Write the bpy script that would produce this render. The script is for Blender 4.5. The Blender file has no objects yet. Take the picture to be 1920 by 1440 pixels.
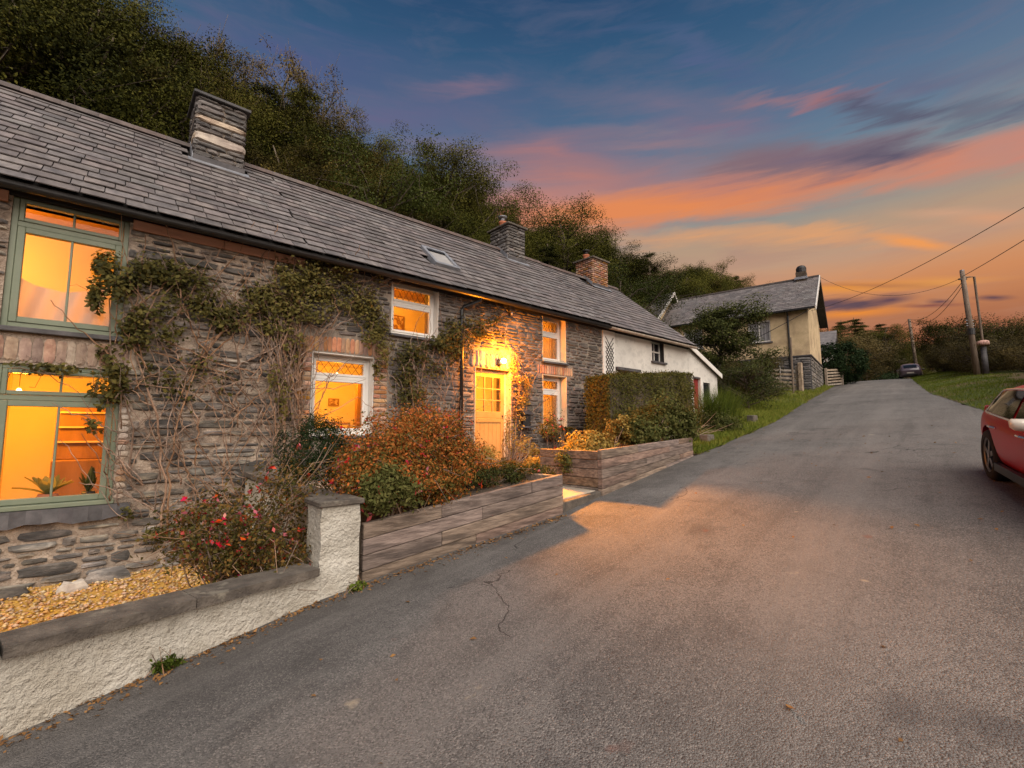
import bpy, bmesh, math, random
import numpy as np
from mathutils import Vector, Matrix, Euler
random.seed(7); RNG = np.random.default_rng(7)
sc = bpy.context.scene; COL = sc.collection
R = math.radians
# ------------------------------------------------------------------ camera
FPX = 870.0; TH = R(48.55); PT = math.atan(85 / 870)
_c, _s, _cp, _sp = math.cos(TH), math.sin(TH), math.cos(PT), math.sin(PT)
FW = np.array([_c * _cp, _s * _cp, _sp]); RT = np.array([_s, -_c, 0.0]); UP = np.array([-_c * _sp, -_s * _sp, _cp])
cam = bpy.data.cameras.new('camera'); cam_o = bpy.data.objects.new('camera', cam); COL.objects.link(cam_o)
cam.sensor_width = 36; cam.lens = 36 * FPX / 1920; cam.clip_start = 0.05; cam.clip_end = 3000
cam_o.matrix_world = Matrix(((RT[0], UP[0], -FW[0], 0), (RT[1], UP[1], -FW[1], 0), (RT[2], UP[2], -FW[2], 0), (0, 0, 0, 1)))
sc.camera = cam_o
def ray(px, py): return FW * FPX + RT * (px - 960) + UP * (720 - py)
def on(ax, v, px, py):
    d = ray(px, py); return d * (v / d[ax])
def onf(px, py, Y=7.6): return on(1, Y, px, py)
def lin(r, g, b):
    f = lambda c: (c / 255 / 12.92) if c <= 10 else ((c / 255 + .055) / 1.055) ** 2.4
    return (f(r), f(g), f(b), 1.0)
# ------------------------------------------------------------------ sky (world)
def azel(px, py):
    d = ray(px, py); d = d / np.linalg.norm(d)
    return math.atan2(d @ RT, d @ np.array([_c, _s, 0])), math.asin(d[2])
world = bpy.data.worlds.new('World'); sc.world = world; world.use_nodes = True
world.cycles.sampling_method = 'MANUAL'; world.cycles.sample_map_resolution = 256
wt = world.node_tree; wt.nodes.clear()
class NG:
    def __init__(s, t): s.t = t
    def n(s, ty, **k):
        x = s.t.nodes.new(ty)
        for a, b in k.items(): setattr(x, a, b)
        return x
    def put(s, sock, v):
        if hasattr(v, 'is_output') or hasattr(v, 'links'): s.t.links.new(v, sock)
        else: sock.default_value = v
    def m(s, op, a, b=0.0, c=0.0, clamp=False):
        x = s.n('ShaderNodeMath', operation=op); x.use_clamp = clamp
        s.put(x.inputs[0], a); s.put(x.inputs[1], b); s.put(x.inputs[2], c); return x.outputs[0]
    def mix(s, f, a, b, mode='MIX'):
        x = s.n('ShaderNodeMix', data_type='RGBA', blend_type=mode)
        s.put(x.inputs[0], f); s.put(x.inputs[6], a); s.put(x.inputs[7], b); return x.outputs[2]
    def ramp(s, f, stops, interp='LINEAR'):
        x = s.n('ShaderNodeValToRGB'); x.color_ramp.interpolation = interp; e = x.color_ramp.elements
        while len(e) < len(stops): e.new(0.5)
        for q, (p, c) in zip(e, sorted(stops, key=lambda t: t[0])): q.position = p; q.color = c if len(c) == 4 else (*c, 1)
        s.put(x.inputs[0], f); return x.outputs[0]
    def noise(s, vec, scale, detail=4, rough=.55, dist=0.0):
        x = s.n('ShaderNodeTexNoise'); s.put(x.inputs['Vector'], vec); x.inputs['Scale'].default_value = scale
        x.inputs['Detail'].default_value = detail; x.inputs['Roughness'].default_value = rough; x.inputs['Distortion'].default_value = dist
        return x.outputs[0]
    def comb(s, x, y, z=0.0):
        k = s.n('ShaderNodeCombineXYZ'); s.put(k.inputs[0], x); s.put(k.inputs[1], y); s.put(k.inputs[2], z); return k.outputs[0]
    def dot(s, v, c):
        k = s.n('ShaderNodeVectorMath', operation='DOT_PRODUCT'); s.put(k.inputs[0], v); k.inputs[1].default_value = tuple(c); return k.outputs['Value']
w = NG(wt)
gen = w.n('ShaderNodeTexCoord').outputs['Generated']
sx = w.dot(gen, RT); sy = w.dot(gen, (_c, _s, 0)); sz = w.dot(gen, (0, 0, 1))
AZ = w.m('ARCTAN2', sx, sy); EL = w.m('ARCSINE', sz)
nv = w.comb(w.m('MULTIPLY', AZ, 1.5), w.m('MULTIPLY', EL, 8.0))
n1 = w.noise(nv, 2.6, 6, .6, .4); n2 = w.noise(w.comb(w.m('MULTIPLY', AZ, .8), w.m('MULTIPLY', EL, 12.0), 3.0), 4.2, 5, .6, .25)
ELn = w.m('ADD', EL, w.m('MULTIPLY', w.m('SUBTRACT', n1, .5), .075)); AZn = w.m('ADD', AZ, w.m('MULTIPLY', w.m('SUBTRACT', n2, .5), .22))
rows = [(640, (170, 108, 78)), (600, (190, 125, 86)), (560, (206, 139, 94)), (535, (206, 148, 108)), (500, (190, 153, 127)), (450, (180, 152, 128)),
        (410, (150, 147, 140)), (350, (124, 141, 150)), (280, (102, 124, 146)), (200, (88, 112, 141)), (100, (68, 99, 131)), (0, (53, 88, 122)), (-140, (42, 74, 110))]
st = [(max(0.0, azel(1450, y)[1]) / .95, lin(*c)) for y, c in rows]; st.append((0.0, lin(150, 80, 60)))
skyc = w.ramp(w.m('DIVIDE', w.m('ADD', EL, w.m('MULTIPLY', w.m('SUBTRACT', n1, .5), .03)), .95), st)
# the side away from the sunset is cooler
away = w.m('SMOOTH_MIN', w.m('MULTIPLY', w.m('ADD', w.m('MULTIPLY', w.dot(gen, (-.8, -.2, 0)), .9), -.1), 1.2), .8, .2, clamp=True)
cool = w.ramp(w.m('DIVIDE', EL, .95), [(0, lin(120, 104, 118)), (.3, lin(96, 104, 134)), (.7, lin(56, 84, 124)), (1, lin(36, 66, 106))])
skyc = w.mix(w.m('MAXIMUM', away, 0.0), skyc, cool)
# loose streaks all over the sky
strk = w.m('MULTIPLY', w.m('SUBTRACT', n2, .54), 4.2, clamp=True)
skyc = w.mix(w.m('MULTIPLY', strk, .18), skyc, w.ramp(w.m('DIVIDE', EL, .95), [(0, lin(226, 132, 60)), (.35, lin(206, 140, 110)), (.6, lin(122, 108, 134)), (1, lin(70, 84, 124))]))
OR, PK, MV, DK, PE = (226, 138, 88), (172, 122, 120), (124, 106, 120), (88, 90, 112), (222, 160, 112)
blobs = [  # px, py, half width, half height, rise per px, colour, strength
    (760, 215, 170, 55, 0, (104, 100, 134), .5), (880, 163, 58, 10, .08, (136, 112, 130), .45), (1040, 285, 85, 26, -.1, (160, 118, 124), .65), (1090, 335, 190, 30, -.05, PK, .62),
    (1000, 395, 130, 40, .05, (206, 132, 112), .7), (1120, 405, 130, 22, .12, OR, .95), (1250, 385, 130, 22, .12, OR, .95), (1390, 366, 120, 24, .12, OR, .9), (1400, 340, 150, 22, .1, PK, .55), (1580, 338, 130, 22, .15, (212, 134, 102), .8),
    (1760, 306, 120, 24, .18, (206, 136, 112), .8), (1920, 272, 110, 26, .2, (198, 136, 120), .8), (2150, 220, 200, 36, .2, (206, 132, 112), .8),
    (1500, 306, 150, 24, .05, (140, 110, 112), .85), (1530, 300, 130, 22, .06, MV, .8), (1660, 290, 90, 16, .1, (98, 90, 108), .8), (1450, 186, 75, 10, .05, (148, 116, 126), .6), (1560, 180, 60, 11, .05, (172, 118, 120), .7),
    (1625, 192, 65, 14, -.1, DK, .6), (1720, 218, 95, 16, -.05, (92, 92, 112), .65), (1900, 205, 90, 14, .1, (96, 96, 118), .55), (1250, 200, 160, 26, -.05, (120, 112, 134), .5), (1250, 262, 140, 14, 0, (146, 122, 132), .55), (1750, 150, 140, 20, .1, (98, 106, 134), .45), (1330, 110, 120, 16, -.35, (82, 98, 134), .6), (1350, 236, 90, 10, .05, (132, 112, 132), .6),
    (1300, 452, 200, 14, .02, PE, .6), (1530, 438, 150, 10, .03, PE, .6), (1715, 455, 60, 7, -.14, (236, 156, 92), .85), (1780, 400, 80, 7, 0, (206, 160, 130), .6), (1860, 410, 60, 8, .05, (214, 156, 120), .6),
    (1590, 538, 110, 7, .05, (232, 150, 66), .8), (1740, 530, 90, 5, .08, (226, 154, 82), .7), (1600, 588, 70, 7, .08, (232, 140, 58), .8), (1590, 569, 52, 10, .03, (96, 74, 84), .95), (1668, 560, 30, 7, .1, (104, 76, 84), .85),
    (1560, 572, 50, 10, 0, (100, 78, 86), .9), (1762, 565, 16, 4, 0, (110, 78, 82), .8), (1745, 574, 45, 3, .02, (136, 84, 76), .7), (1862, 559, 26, 4, 0, (112, 80, 82), .8), (1640, 534, 120, 4, 0, (178, 116, 80), .6), (2080, 560, 70, 8, 0, (110, 80, 84), .8),
    (560, 120, 140, 40, 0, (84, 90, 132), .5), (250, 80, 200, 30, .1, (96, 96, 132), .5)]
n3 = w.noise(w.comb(w.m('MULTIPLY', AZ, 1.6), w.m('MULTIPLY', EL, 7.5), 7.0), 3.4, 7, .62, .5)
veil = w.m('MULTIPLY', w.m('SUBTRACT', n3, .46), 4.5, clamp=True)
skyc = w.mix(w.m('MULTIPLY', veil, .42), skyc, w.ramp(w.m('DIVIDE', EL, .95), [(0, lin(176, 110, 78)), (.25, lin(190, 144, 118)), (.45, lin(150, 122, 126)), (.65, lin(104, 106, 130)), (1, lin(70, 90, 124))]))
VLOOSE = w.comb(AZn, ELn); VTIGHT = w.comb(AZ, w.m('ADD', EL, w.m('MULTIPLY', w.m('SUBTRACT', n1, .5), .025))); CLN = w.m('ADD', .55, w.m('MULTIPLY', n2, .9))
for (px, py, hw, hh, k, c, a) in blobs:
    a0, e0 = azel(px, py); a1, _ = azel(px + hw, py); _, e1 = azel(px, py - hh); a2, e2 = azel(px + 20, py - 20 * k)
    mp_ = w.n('ShaderNodeMapping', vector_type='TEXTURE'); wt.links.new(VLOOSE if hh > 9 else VTIGHT, mp_.inputs[0]); gr = w.n('ShaderNodeTexGradient', gradient_type='SPHERICAL'); wt.links.new(mp_.outputs[0], gr.inputs[0])
    mp_.inputs['Location'].default_value = (a0, e0, 0); mp_.inputs['Rotation'].default_value = (0, 0, math.atan((e2 - e0) / (a2 - a0))); mp_.inputs['Scale'].default_value = ((a1 - a0) * 2.15, (e1 - e0) * 2.2, 1)
    skyc = w.mix(w.m('MULTIPLY', w.m('MULTIPLY', w.m('SMOOTHSTEP', gr.outputs['Fac']) if False else w.m('POWER', gr.outputs['Fac'], 1.35), CLN), a * 1.45, clamp=True), skyc, lin(*c))
# below the horizon the world is only dim ground colour
skyc = w.mix(w.m('MULTIPLY', w.m('MULTIPLY', EL, -1.0), 12.0, clamp=True), skyc, (.05, .045, .04, 1))
bg = w.n('ShaderNodeBackground'); wt.links.new(skyc, bg.inputs[0]); bg.inputs[1].default_value = 1.0
wt.links.new(bg.outputs[0], w.n('ShaderNodeOutputWorld').inputs[0])
# ------------------------------------------------------------------ the broad soft light of the evening sky
sun = bpy.data.lights.new('sun', 'SUN'); sun.energy = 5.0; sun.angle = R(80); sun.color = (1.0, .90, .79)
sun_o = bpy.data.objects.new('sun', sun); COL.objects.link(sun_o)
sun_o.rotation_euler = Vector((-.22, -.68, .70)).to_track_quat('Z', 'Y').to_euler()
sc.view_settings.view_transform = 'Standard'; sc.view_settings.look = 'None'; sc.view_settings.gamma = 1.0; sc.view_settings.exposure = 0.0
sc.view_settings.use_curve_mapping = False
sc.render.engine = 'CYCLES'
cy = sc.cycles; cy.max_bounces = 5; cy.diffuse_bounces = 2; cy.glossy_bounces = 2; cy.transmission_bounces = 2; cy.transparent_max_bounces = 8; cy.caustics_reflective = False; cy.caustics_refractive = False
cy.use_adaptive_sampling = True; cy.adaptive_threshold = .02; cy.use_denoising = True; cy.sample_clamp_indirect = 6.0
# ------------------------------------------------------------------ materials
MATS = {}
def M(name, c1, c2=None, scale=4, detail=6, rough=.8, bump=.25, bscale=35, var=.0, hue=0.0, metal=0.0, spec=.35, stretch=(1, 1, 1), lo=.35, hi=.65, c3=None, s3=1.2, a3=.6, lo3=.5, hi3=.62, bdist=.01, coat=0.0, seedmix=1.0):
    m = bpy.data.materials.new(name); m.use_nodes = True; t = m.node_tree; t.nodes.clear(); g = NG(t)
    pos = g.n('ShaderNodeNewGeometry'); oi = g.n('ShaderNodeObjectInfo')
    mp = g.n('ShaderNodeMapping'); t.links.new(pos.outputs['Position'], mp.inputs[0]); mp.inputs['Scale'].default_value = stretch
    rnd = g.m('FRACT', g.m('ADD', oi.outputs['Random'], pos.outputs['Random Per Island']))
    vec = mp.outputs[0]
    if var > 0:
        off = g.n('ShaderNodeVectorMath', operation='ADD'); t.links.new(vec, off.inputs[0]); t.links.new(g.comb(g.m('MULTIPLY', rnd, 9.0), g.m('MULTIPLY', rnd, 5.0), 0.0), off.inputs[1]); vec = off.outputs[0]
    n = g.noise(vec, scale, detail, .6)
    col = g.ramp(n, [(lo, c1), (hi, c2 or c1)]) if c2 else g.mix(0.0, (*c1[:3], 1), (*c1[:3], 1))
    if c3: col = g.mix(g.m('MULTIPLY', g.m('MULTIPLY', g.m('SUBTRACT', g.noise(vec, s3, 5, .6), lo3), 1 / (hi3 - lo3), clamp=True), a3), col, (*c3[:3], 1))
    if var > 0:
        hs = g.n('ShaderNodeHueSaturation'); t.links.new(col, hs.inputs['Color'])
        g.put(hs.inputs['Value'], g.m('ADD', 1 - var, g.m('MULTIPLY', rnd, 2 * var)))
        g.put(hs.inputs['Hue'], g.m('ADD', .5 - hue, g.m('MULTIPLY', g.m('FRACT', g.m('MULTIPLY', rnd, 7.31)), 2 * hue)))
        g.put(hs.inputs['Saturation'], g.m('ADD', .7, g.m('MULTIPLY', g.m('FRACT', g.m('MULTIPLY', rnd, 3.77)), .6)))
        col = hs.outputs[0]
    p = g.n('ShaderNodeBsdfPrincipled'); t.links.new(col, p.inputs['Base Color']); p.inputs['Roughness'].default_value = rough; p.inputs['Metallic'].default_value = metal
    p.inputs['Specular IOR Level'].default_value = spec; p.inputs['Coat Weight'].default_value = coat; p.inputs['Coat Roughness'].default_value = .08
    if bump > 0:
        b = g.n('ShaderNodeBump'); b.inputs['Strength'].default_value = bump; b.inputs['Distance'].default_value = bdist
        t.links.new(g.noise(vec, bscale, 5, .65), b.inputs['Height']); t.links.new(b.outputs[0], p.inputs['Normal'])
    t.links.new(p.outputs[0], g.n('ShaderNodeOutputMaterial').inputs[0]); MATS[name] = m; return m
def LEAF(name, stops, rough=.7, trans=.25, patch=.5, pscale=.9, spec=.12, tone=0.0):
    m = bpy.data.materials.new(name); m.use_nodes = True; t = m.node_tree; t.nodes.clear(); g = NG(t)
    geo = g.n('ShaderNodeNewGeometry'); oi = g.n('ShaderNodeObjectInfo')
    n = g.noise(geo.outputs['Position'], pscale, 3, .5)
    f = g.m('ADD', g.m('MULTIPLY', geo.outputs['Random Per Island'], 1 - patch), g.m('MULTIPLY', n, patch))
    f = g.m('ADD', f, g.m('MULTIPLY', g.m('SUBTRACT', oi.outputs['Random'], .5), .55))
    k = len(stops); col = g.ramp(f, [(.12 + .76 * i / (k - 1), c) for i, c in enumerate(stops)])
    hs = g.n('ShaderNodeHueSaturation'); t.links.new(col, hs.inputs['Color']); g.put(hs.inputs['Value'], g.m('ADD', 1 - tone, g.m('MULTIPLY', g.m('FRACT', g.m('MULTIPLY', oi.outputs['Random'], 13.7)), 2 * tone))); col = hs.outputs[0]
    p = g.n('ShaderNodeBsdfPrincipled'); t.links.new(col, p.inputs['Base Color']); p.inputs['Roughness'].default_value = rough; p.inputs['Specular IOR Level'].default_value = spec
    tr = g.n('ShaderNodeBsdfTranslucent'); t.links.new(col, tr.inputs[0])
    mx = g.n('ShaderNodeMixShader'); mx.inputs[0].default_value = trans; t.links.new(p.outputs[0], mx.inputs[1]); t.links.new(tr.outputs[0], mx.inputs[2])
    t.links.new(mx.outputs[0], g.n('ShaderNodeOutputMaterial').inputs[0]); MATS[name] = m; return m
def EMIT(name, c, s):
    m = bpy.data.materials.new(name); m.use_nodes = True; t = m.node_tree; t.nodes.clear(); g = NG(t)
    e = g.n('ShaderNodeEmission'); e.inputs[0].default_value = (*c, 1); e.inputs[1].default_value = s
    t.links.new(e.outputs[0], g.n('ShaderNodeOutputMaterial').inputs[0]); MATS[name] = m; return m
def GLASS(name, tint=(1, 1, 1), refl=.06, rough=.02):
    m = bpy.data.materials.new(name); m.use_nodes = True; t = m.node_tree; t.nodes.clear(); g = NG(t)
    tr = g.n('ShaderNodeBsdfTransparent'); tr.inputs[0].default_value = (*tint, 1); gl = g.n('ShaderNodeBsdfGlossy'); gl.inputs['Roughness'].default_value = rough
    fr = g.n('ShaderNodeFresnel'); fr.inputs[0].default_value = 1.45
    mx = g.n('ShaderNodeMixShader'); g.put(mx.inputs[0], g.m('MULTIPLY', fr.outputs[0], refl / .04, clamp=True)); t.links.new(tr.outputs[0], mx.inputs[1]); t.links.new(gl.outputs[0], mx.inputs[2])
    t.links.new(mx.outputs[0], g.n('ShaderNodeOutputMaterial').inputs[0]); MATS[name] = m; return m
M('mortar_left', (.27, .205, .155), (.52, .42, .33), 9, 8, .95, 1.0, 14, c3=(.12, .095, .08), s3=2.6, a3=.75, lo3=.46, hi3=.64, bdist=.06)
M('mortar_mid', (.17, .14, .115), (.30, .25, .20), 7, 8, .95, .8, 22, c3=(.10, .085, .08), s3=2.0, a3=.7, bdist=.02)
M('stone_left', (.075, .070, .066), (.21, .185, .16), 5, 8, .85, .8, 22, var=.42, hue=.02, c3=(.42, .35, .28), s3=5, a3=.55, lo3=.52, hi3=.66, bdist=.02, stretch=(.7, 1, 2))
M('stone_mid', (.075, .068, .064), (.17, .145, .125), 6, 8, .82, .8, 26, var=.40, hue=.025, c3=(.27, .22, .18), s3=4, a3=.45, lo3=.54, hi3=.68, bdist=.02, stretch=(.7, 1, 2))
M('stone_chimney', (.09, .085, .085), (.20, .18, .165), 6, 8, .85, .9, 26, var=.35, hue=.02, bdist=.02, stretch=(.6, .6, 2.4))
M('stone_pale', (.38, .31, .25), (.58, .49, .39), 7, 8, .9, .7, 26, var=.12, c3=(.30, .22, .19), s3=3, a3=.5)
M('slate', (.105, .092, .091), (.205, .180, .172), 3, 8, .62, .35, 40, var=.24, hue=.02, spec=.5, c3=(.085, .075, .078), s3=1.1, a3=.6, lo3=.54, hi3=.68, stretch=(2.0, 1, 1))
M('slate_dark', (.045, .042, .045), (.10, .092, .095), 5, 6, .6, .4, 30, var=.15, spec=.4)
M('underlay', (.02, .018, .017), rough=.95, bump=0)
M('ridge_tile', (.085, .065, .06), (.15, .115, .105), 5, 6, .8, .4, 30, var=.15)
M('brick', (.34, .17, .095), (.50, .29, .17), 8, 6, .9, .6, 40, var=.28, hue=.02, c3=(.20, .12, .09), s3=4, a3=.5)
M('brick_pale', (.27, .175, .125), (.43, .31, .225), 12, 6, .9, .6, 40, var=.25, hue=.02, c3=(.24, .15, .12), s3=4, a3=.55)
M('green_paint', (.155, .185, .125), (.19, .215, .15), 4, 4, .45, .08, 60, spec=.4)
M('white_paint', (.66, .63, .58), (.74, .71, .66), 3, 5, .45, .06, 50, spec=.4)
M('cream_paint', (.62, .50, .34), (.70, .58, .41), 3, 5, .5, .08, 50)
M('door_paint_lampglow', (.46, .25, .075), (.54, .31, .10), 3, 5, .5, .1, 40)  # cream door with the lamp's orange glow put into its colour
M('terracotta_board', (.30, .135, .075), (.36, .17, .10), 5, 5, .6, .15, 40, stretch=(.3, 1, 2))
M('black_plastic', (.012, .012, .013), (.02, .02, .02), 8, 3, .4, 0)
M('black_iron', (.02, .02, .022), (.035, .033, .032), 9, 4, .5, .2, 60)
M('lead', (.20, .21, .23), (.34, .35, .38), 5, 5, .5, .3, 25, metal=.4)
M('lead_came', (.10, .05, .02), rough=.6, bump=0)
M('interior_wall', (.78, .68, .55), (.82, .72, .6), 2, 3, .9, 0)
M('interior_wood', (.24, .13, .06), (.33, .18, .09), 6, 4, .6, .1, 30, stretch=(1, 1, .2))
M('art', (.62, .48, .34), (.22, .12, .08), 14, 4, .7, 0, lo=.45, hi=.55)
M('roughcast', (.56, .51, .42), (.74, .70, .61), 3, 8, .92, 1.0, 24, c3=(.36, .32, .25), s3=1.6, a3=.65, lo3=.48, hi3=.68, bdist=.07)
M('whitewash', (.60, .57, .52), (.72, .69, .63), 3, 8, .92, .8, 45, c3=(.47, .45, .41), s3=6, a3=.6, bdist=.025)
M('cream_render', (.50, .375, .22), (.64, .49, .30), 2, 8, .92, .8, 40, c3=(.36, .26, .165), s3=.9, a3=.75, bdist=.03)
M('coping', (.075, .063, .053), (.16, .135, .11), 7, 8, .9, .9, 30, c3=(.30, .27, .21), s3=9, a3=.5, lo3=.58, hi3=.68, bdist=.02)
M('old_wood', (.14, .098, .076), (.36, .265, .205), 8, 10, .88, .9, 40, var=.20, hue=.012, c3=(.075, .055, .046), s3=2.2, a3=.7, stretch=(.5, 1.6, 4.6), bdist=.016)
M('fence_wood', (.20, .155, .12), (.38, .31, .24), 5, 8, .85, .5, 26, var=.15, stretch=(1, 1, 1))
M('pole_wood', (.12, .085, .06), (.22, .165, .125), 9, 8, .85, .5, 30, stretch=(2, 2, .2))
M('concrete', (.30, .25, .195), (.42, .36, .29), 5, 8, .9, .5, 40, c3=(.22, .18, .14), s3=2.5, a3=.5)
M('gravel', (.36, .20, .085), (.64, .41, .19), 30, 4, .9, .4, 60, var=.35, hue=.02)
M('soil', (.05, .035, .025), (.10, .072, .05), 9, 8, .95, .9, 30, bdist=.03)
M('terra_pot', (.36, .12, .06), (.46, .17, .09), 6, 5, .75, .2, 40)
M('white_pot', (.70, .64, .56), (.76, .70, .62), 6, 5, .4, .1, 40)
M('bark', (.055, .042, .03), (.12, .09, .065), 12, 8, .95, .9, 20, stretch=(1, 1, .3), bdist=.03)
M('bark_pale', (.10, .078, .056), (.20, .155, .112), 9, 8, .95, .6, 20, stretch=(1, 1, .4), bdist=.02)
M('vine_wood', (.14, .085, .055), (.32, .21, .145), 10, 6, .9, .5, 40, var=.3)
M('red_paint', (.34, .004, .018), rough=.42, bump=0, spec=.25, coat=.3)
M('plum_paint', (.10, .07, .085), rough=.3, bump=0, spec=.5, coat=.7)
M('chrome', (.75, .70, .66), rough=.15, bump=0, metal=.9)
M('cream_cap', (.72, .66, .56), rough=.3, bump=0, coat=.5)
M('car_glass', (.012, .013, .014), rough=.06, bump=0, spec=.7)
M('tyre', (.014, .014, .015), rough=.85, bump=.2)
M('alloy', (.20, .19, .19), rough=.35, bump=0, metal=.8)
M('tail_red', (.30, .01, .01), rough=.2, bump=0, coat=.5)
M('red_door', (.20, .018, .015), (.24, .025, .02), 4, 4, .5, .1, 30)
M('dark_glass', (.02, .021, .024), rough=.08, bump=0, spec=.6)
M('sky_blind', (.30, .29, .28), (.36, .35, .34), 4, 3, .5, 0)
M('net_curtain', (.46, .46, .46), (.62, .62, .62), 6, 3, .9, .1, 20, stretch=(3, 3, .3))
M('pink_cap', (.60, .34, .28), (.66, .40, .33), 5, 4, .6, .1, 40)
M('flower_red', (.40, .006, .008), (.52, .018, .010), 20, 2, .6, 0, var=.25, hue=.02)
M('flower_orange', (.78, .40, .10), (.85, .52, .18), 20, 2, .6, 0, var=.2, hue=.02)
GLASS('pane_glass', refl=.014); GLASS('pane_clear', refl=.03)
EMIT('bulb', (1.0, .62, .22), 60); EMIT('room_bulb', (1.0, .62, .22), 10)
G3 = lambda *a: [tuple(x) for x in a]
LEAF('leaf_wood', G3((.015, .018, .004), (.040, .043, .008), (.074, .074, .013), (.12, .108, .022)), trans=.10, tone=.38, spec=.04)
LEAF('leaf_wood_brown', G3((.023, .019, .006), (.058, .047, .012), (.10, .080, .019), (.15, .108, .028)), trans=.10, tone=.38, spec=.04)
LEAF('leaf_conifer', G3((.013, .016, .006), (.034, .037, .010), (.066, .066, .016), (.11, .098, .024)), trans=.10, tone=.38, spec=.04)
LEAF('leaf_bright', G3((.022, .030, .008), (.044, .058, .011), (.075, .088, .015), (.10, .11, .022)))
LEAF('leaf_rose', G3((.035, .034, .010), (.085, .076, .020), (.15, .125, .034), (.22, .17, .055)), pscale=4)
LEAF('leaf_yew', G3((.010, .020, .007), (.020, .038, .012), (.036, .058, .018)), pscale=5)
LEAF('leaf_fuchsia', G3((.050, .050, .013), (.11, .088, .022), (.19, .105, .028), (.27, .085, .03), (.24, .14, .05)), pscale=4)
LEAF('leaf_fuchsia_orange', G3((.045, .055, .014), (.11, .090, .02), (.34, .14, .03), (.58, .15, .035), (.58, .26, .06)), pscale=2.5)
LEAF('leaf_shrub', G3((.026, .034, .010), (.058, .068, .018), (.095, .10, .026), (.14, .13, .04)), pscale=4)
LEAF('leaf_garden', G3((.028, .036, .010), (.066, .076, .019), (.115, .12, .030), (.17, .155, .045)), pscale=2)
LEAF('leaf_gold', G3((.12, .085, .02), (.24, .165, .04), (.36, .25, .06), (.42, .30, .09)), pscale=4)
LEAF('leaf_hedge', G3((.036, .040, .011), (.075, .074, .018), (.12, .11, .027), (.16, .125, .034)), pscale=2)
LEAF('leaf_grass', G3((.055, .078, .012), (.105, .145, .019), (.16, .19, .026), (.22, .22, .042)), pscale=.8)
LEAF('leaf_bank', G3((.030, .026, .010), (.060, .048, .016), (.09, .068, .022), (.12, .085, .028)), pscale=1.2, trans=.10, tone=.2)
LEAF('leaf_house', G3((.20, .20, .05), (.36, .34, .10), (.50, .46, .18)), pscale=5, trans=.5)
LEAF('curtain', G3((.70, .52, .22), (.78, .60, .28)), trans=.6, rough=.9); LEAF('cloth', G3((.72, .60, .50), (.80, .70, .60)), trans=.5, rough=.9)
LEAF('dead_leaf', G3((.12, .06, .025), (.22, .11, .04), (.30, .16, .06), (.16, .09, .05)), pscale=9, trans=.05)
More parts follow.
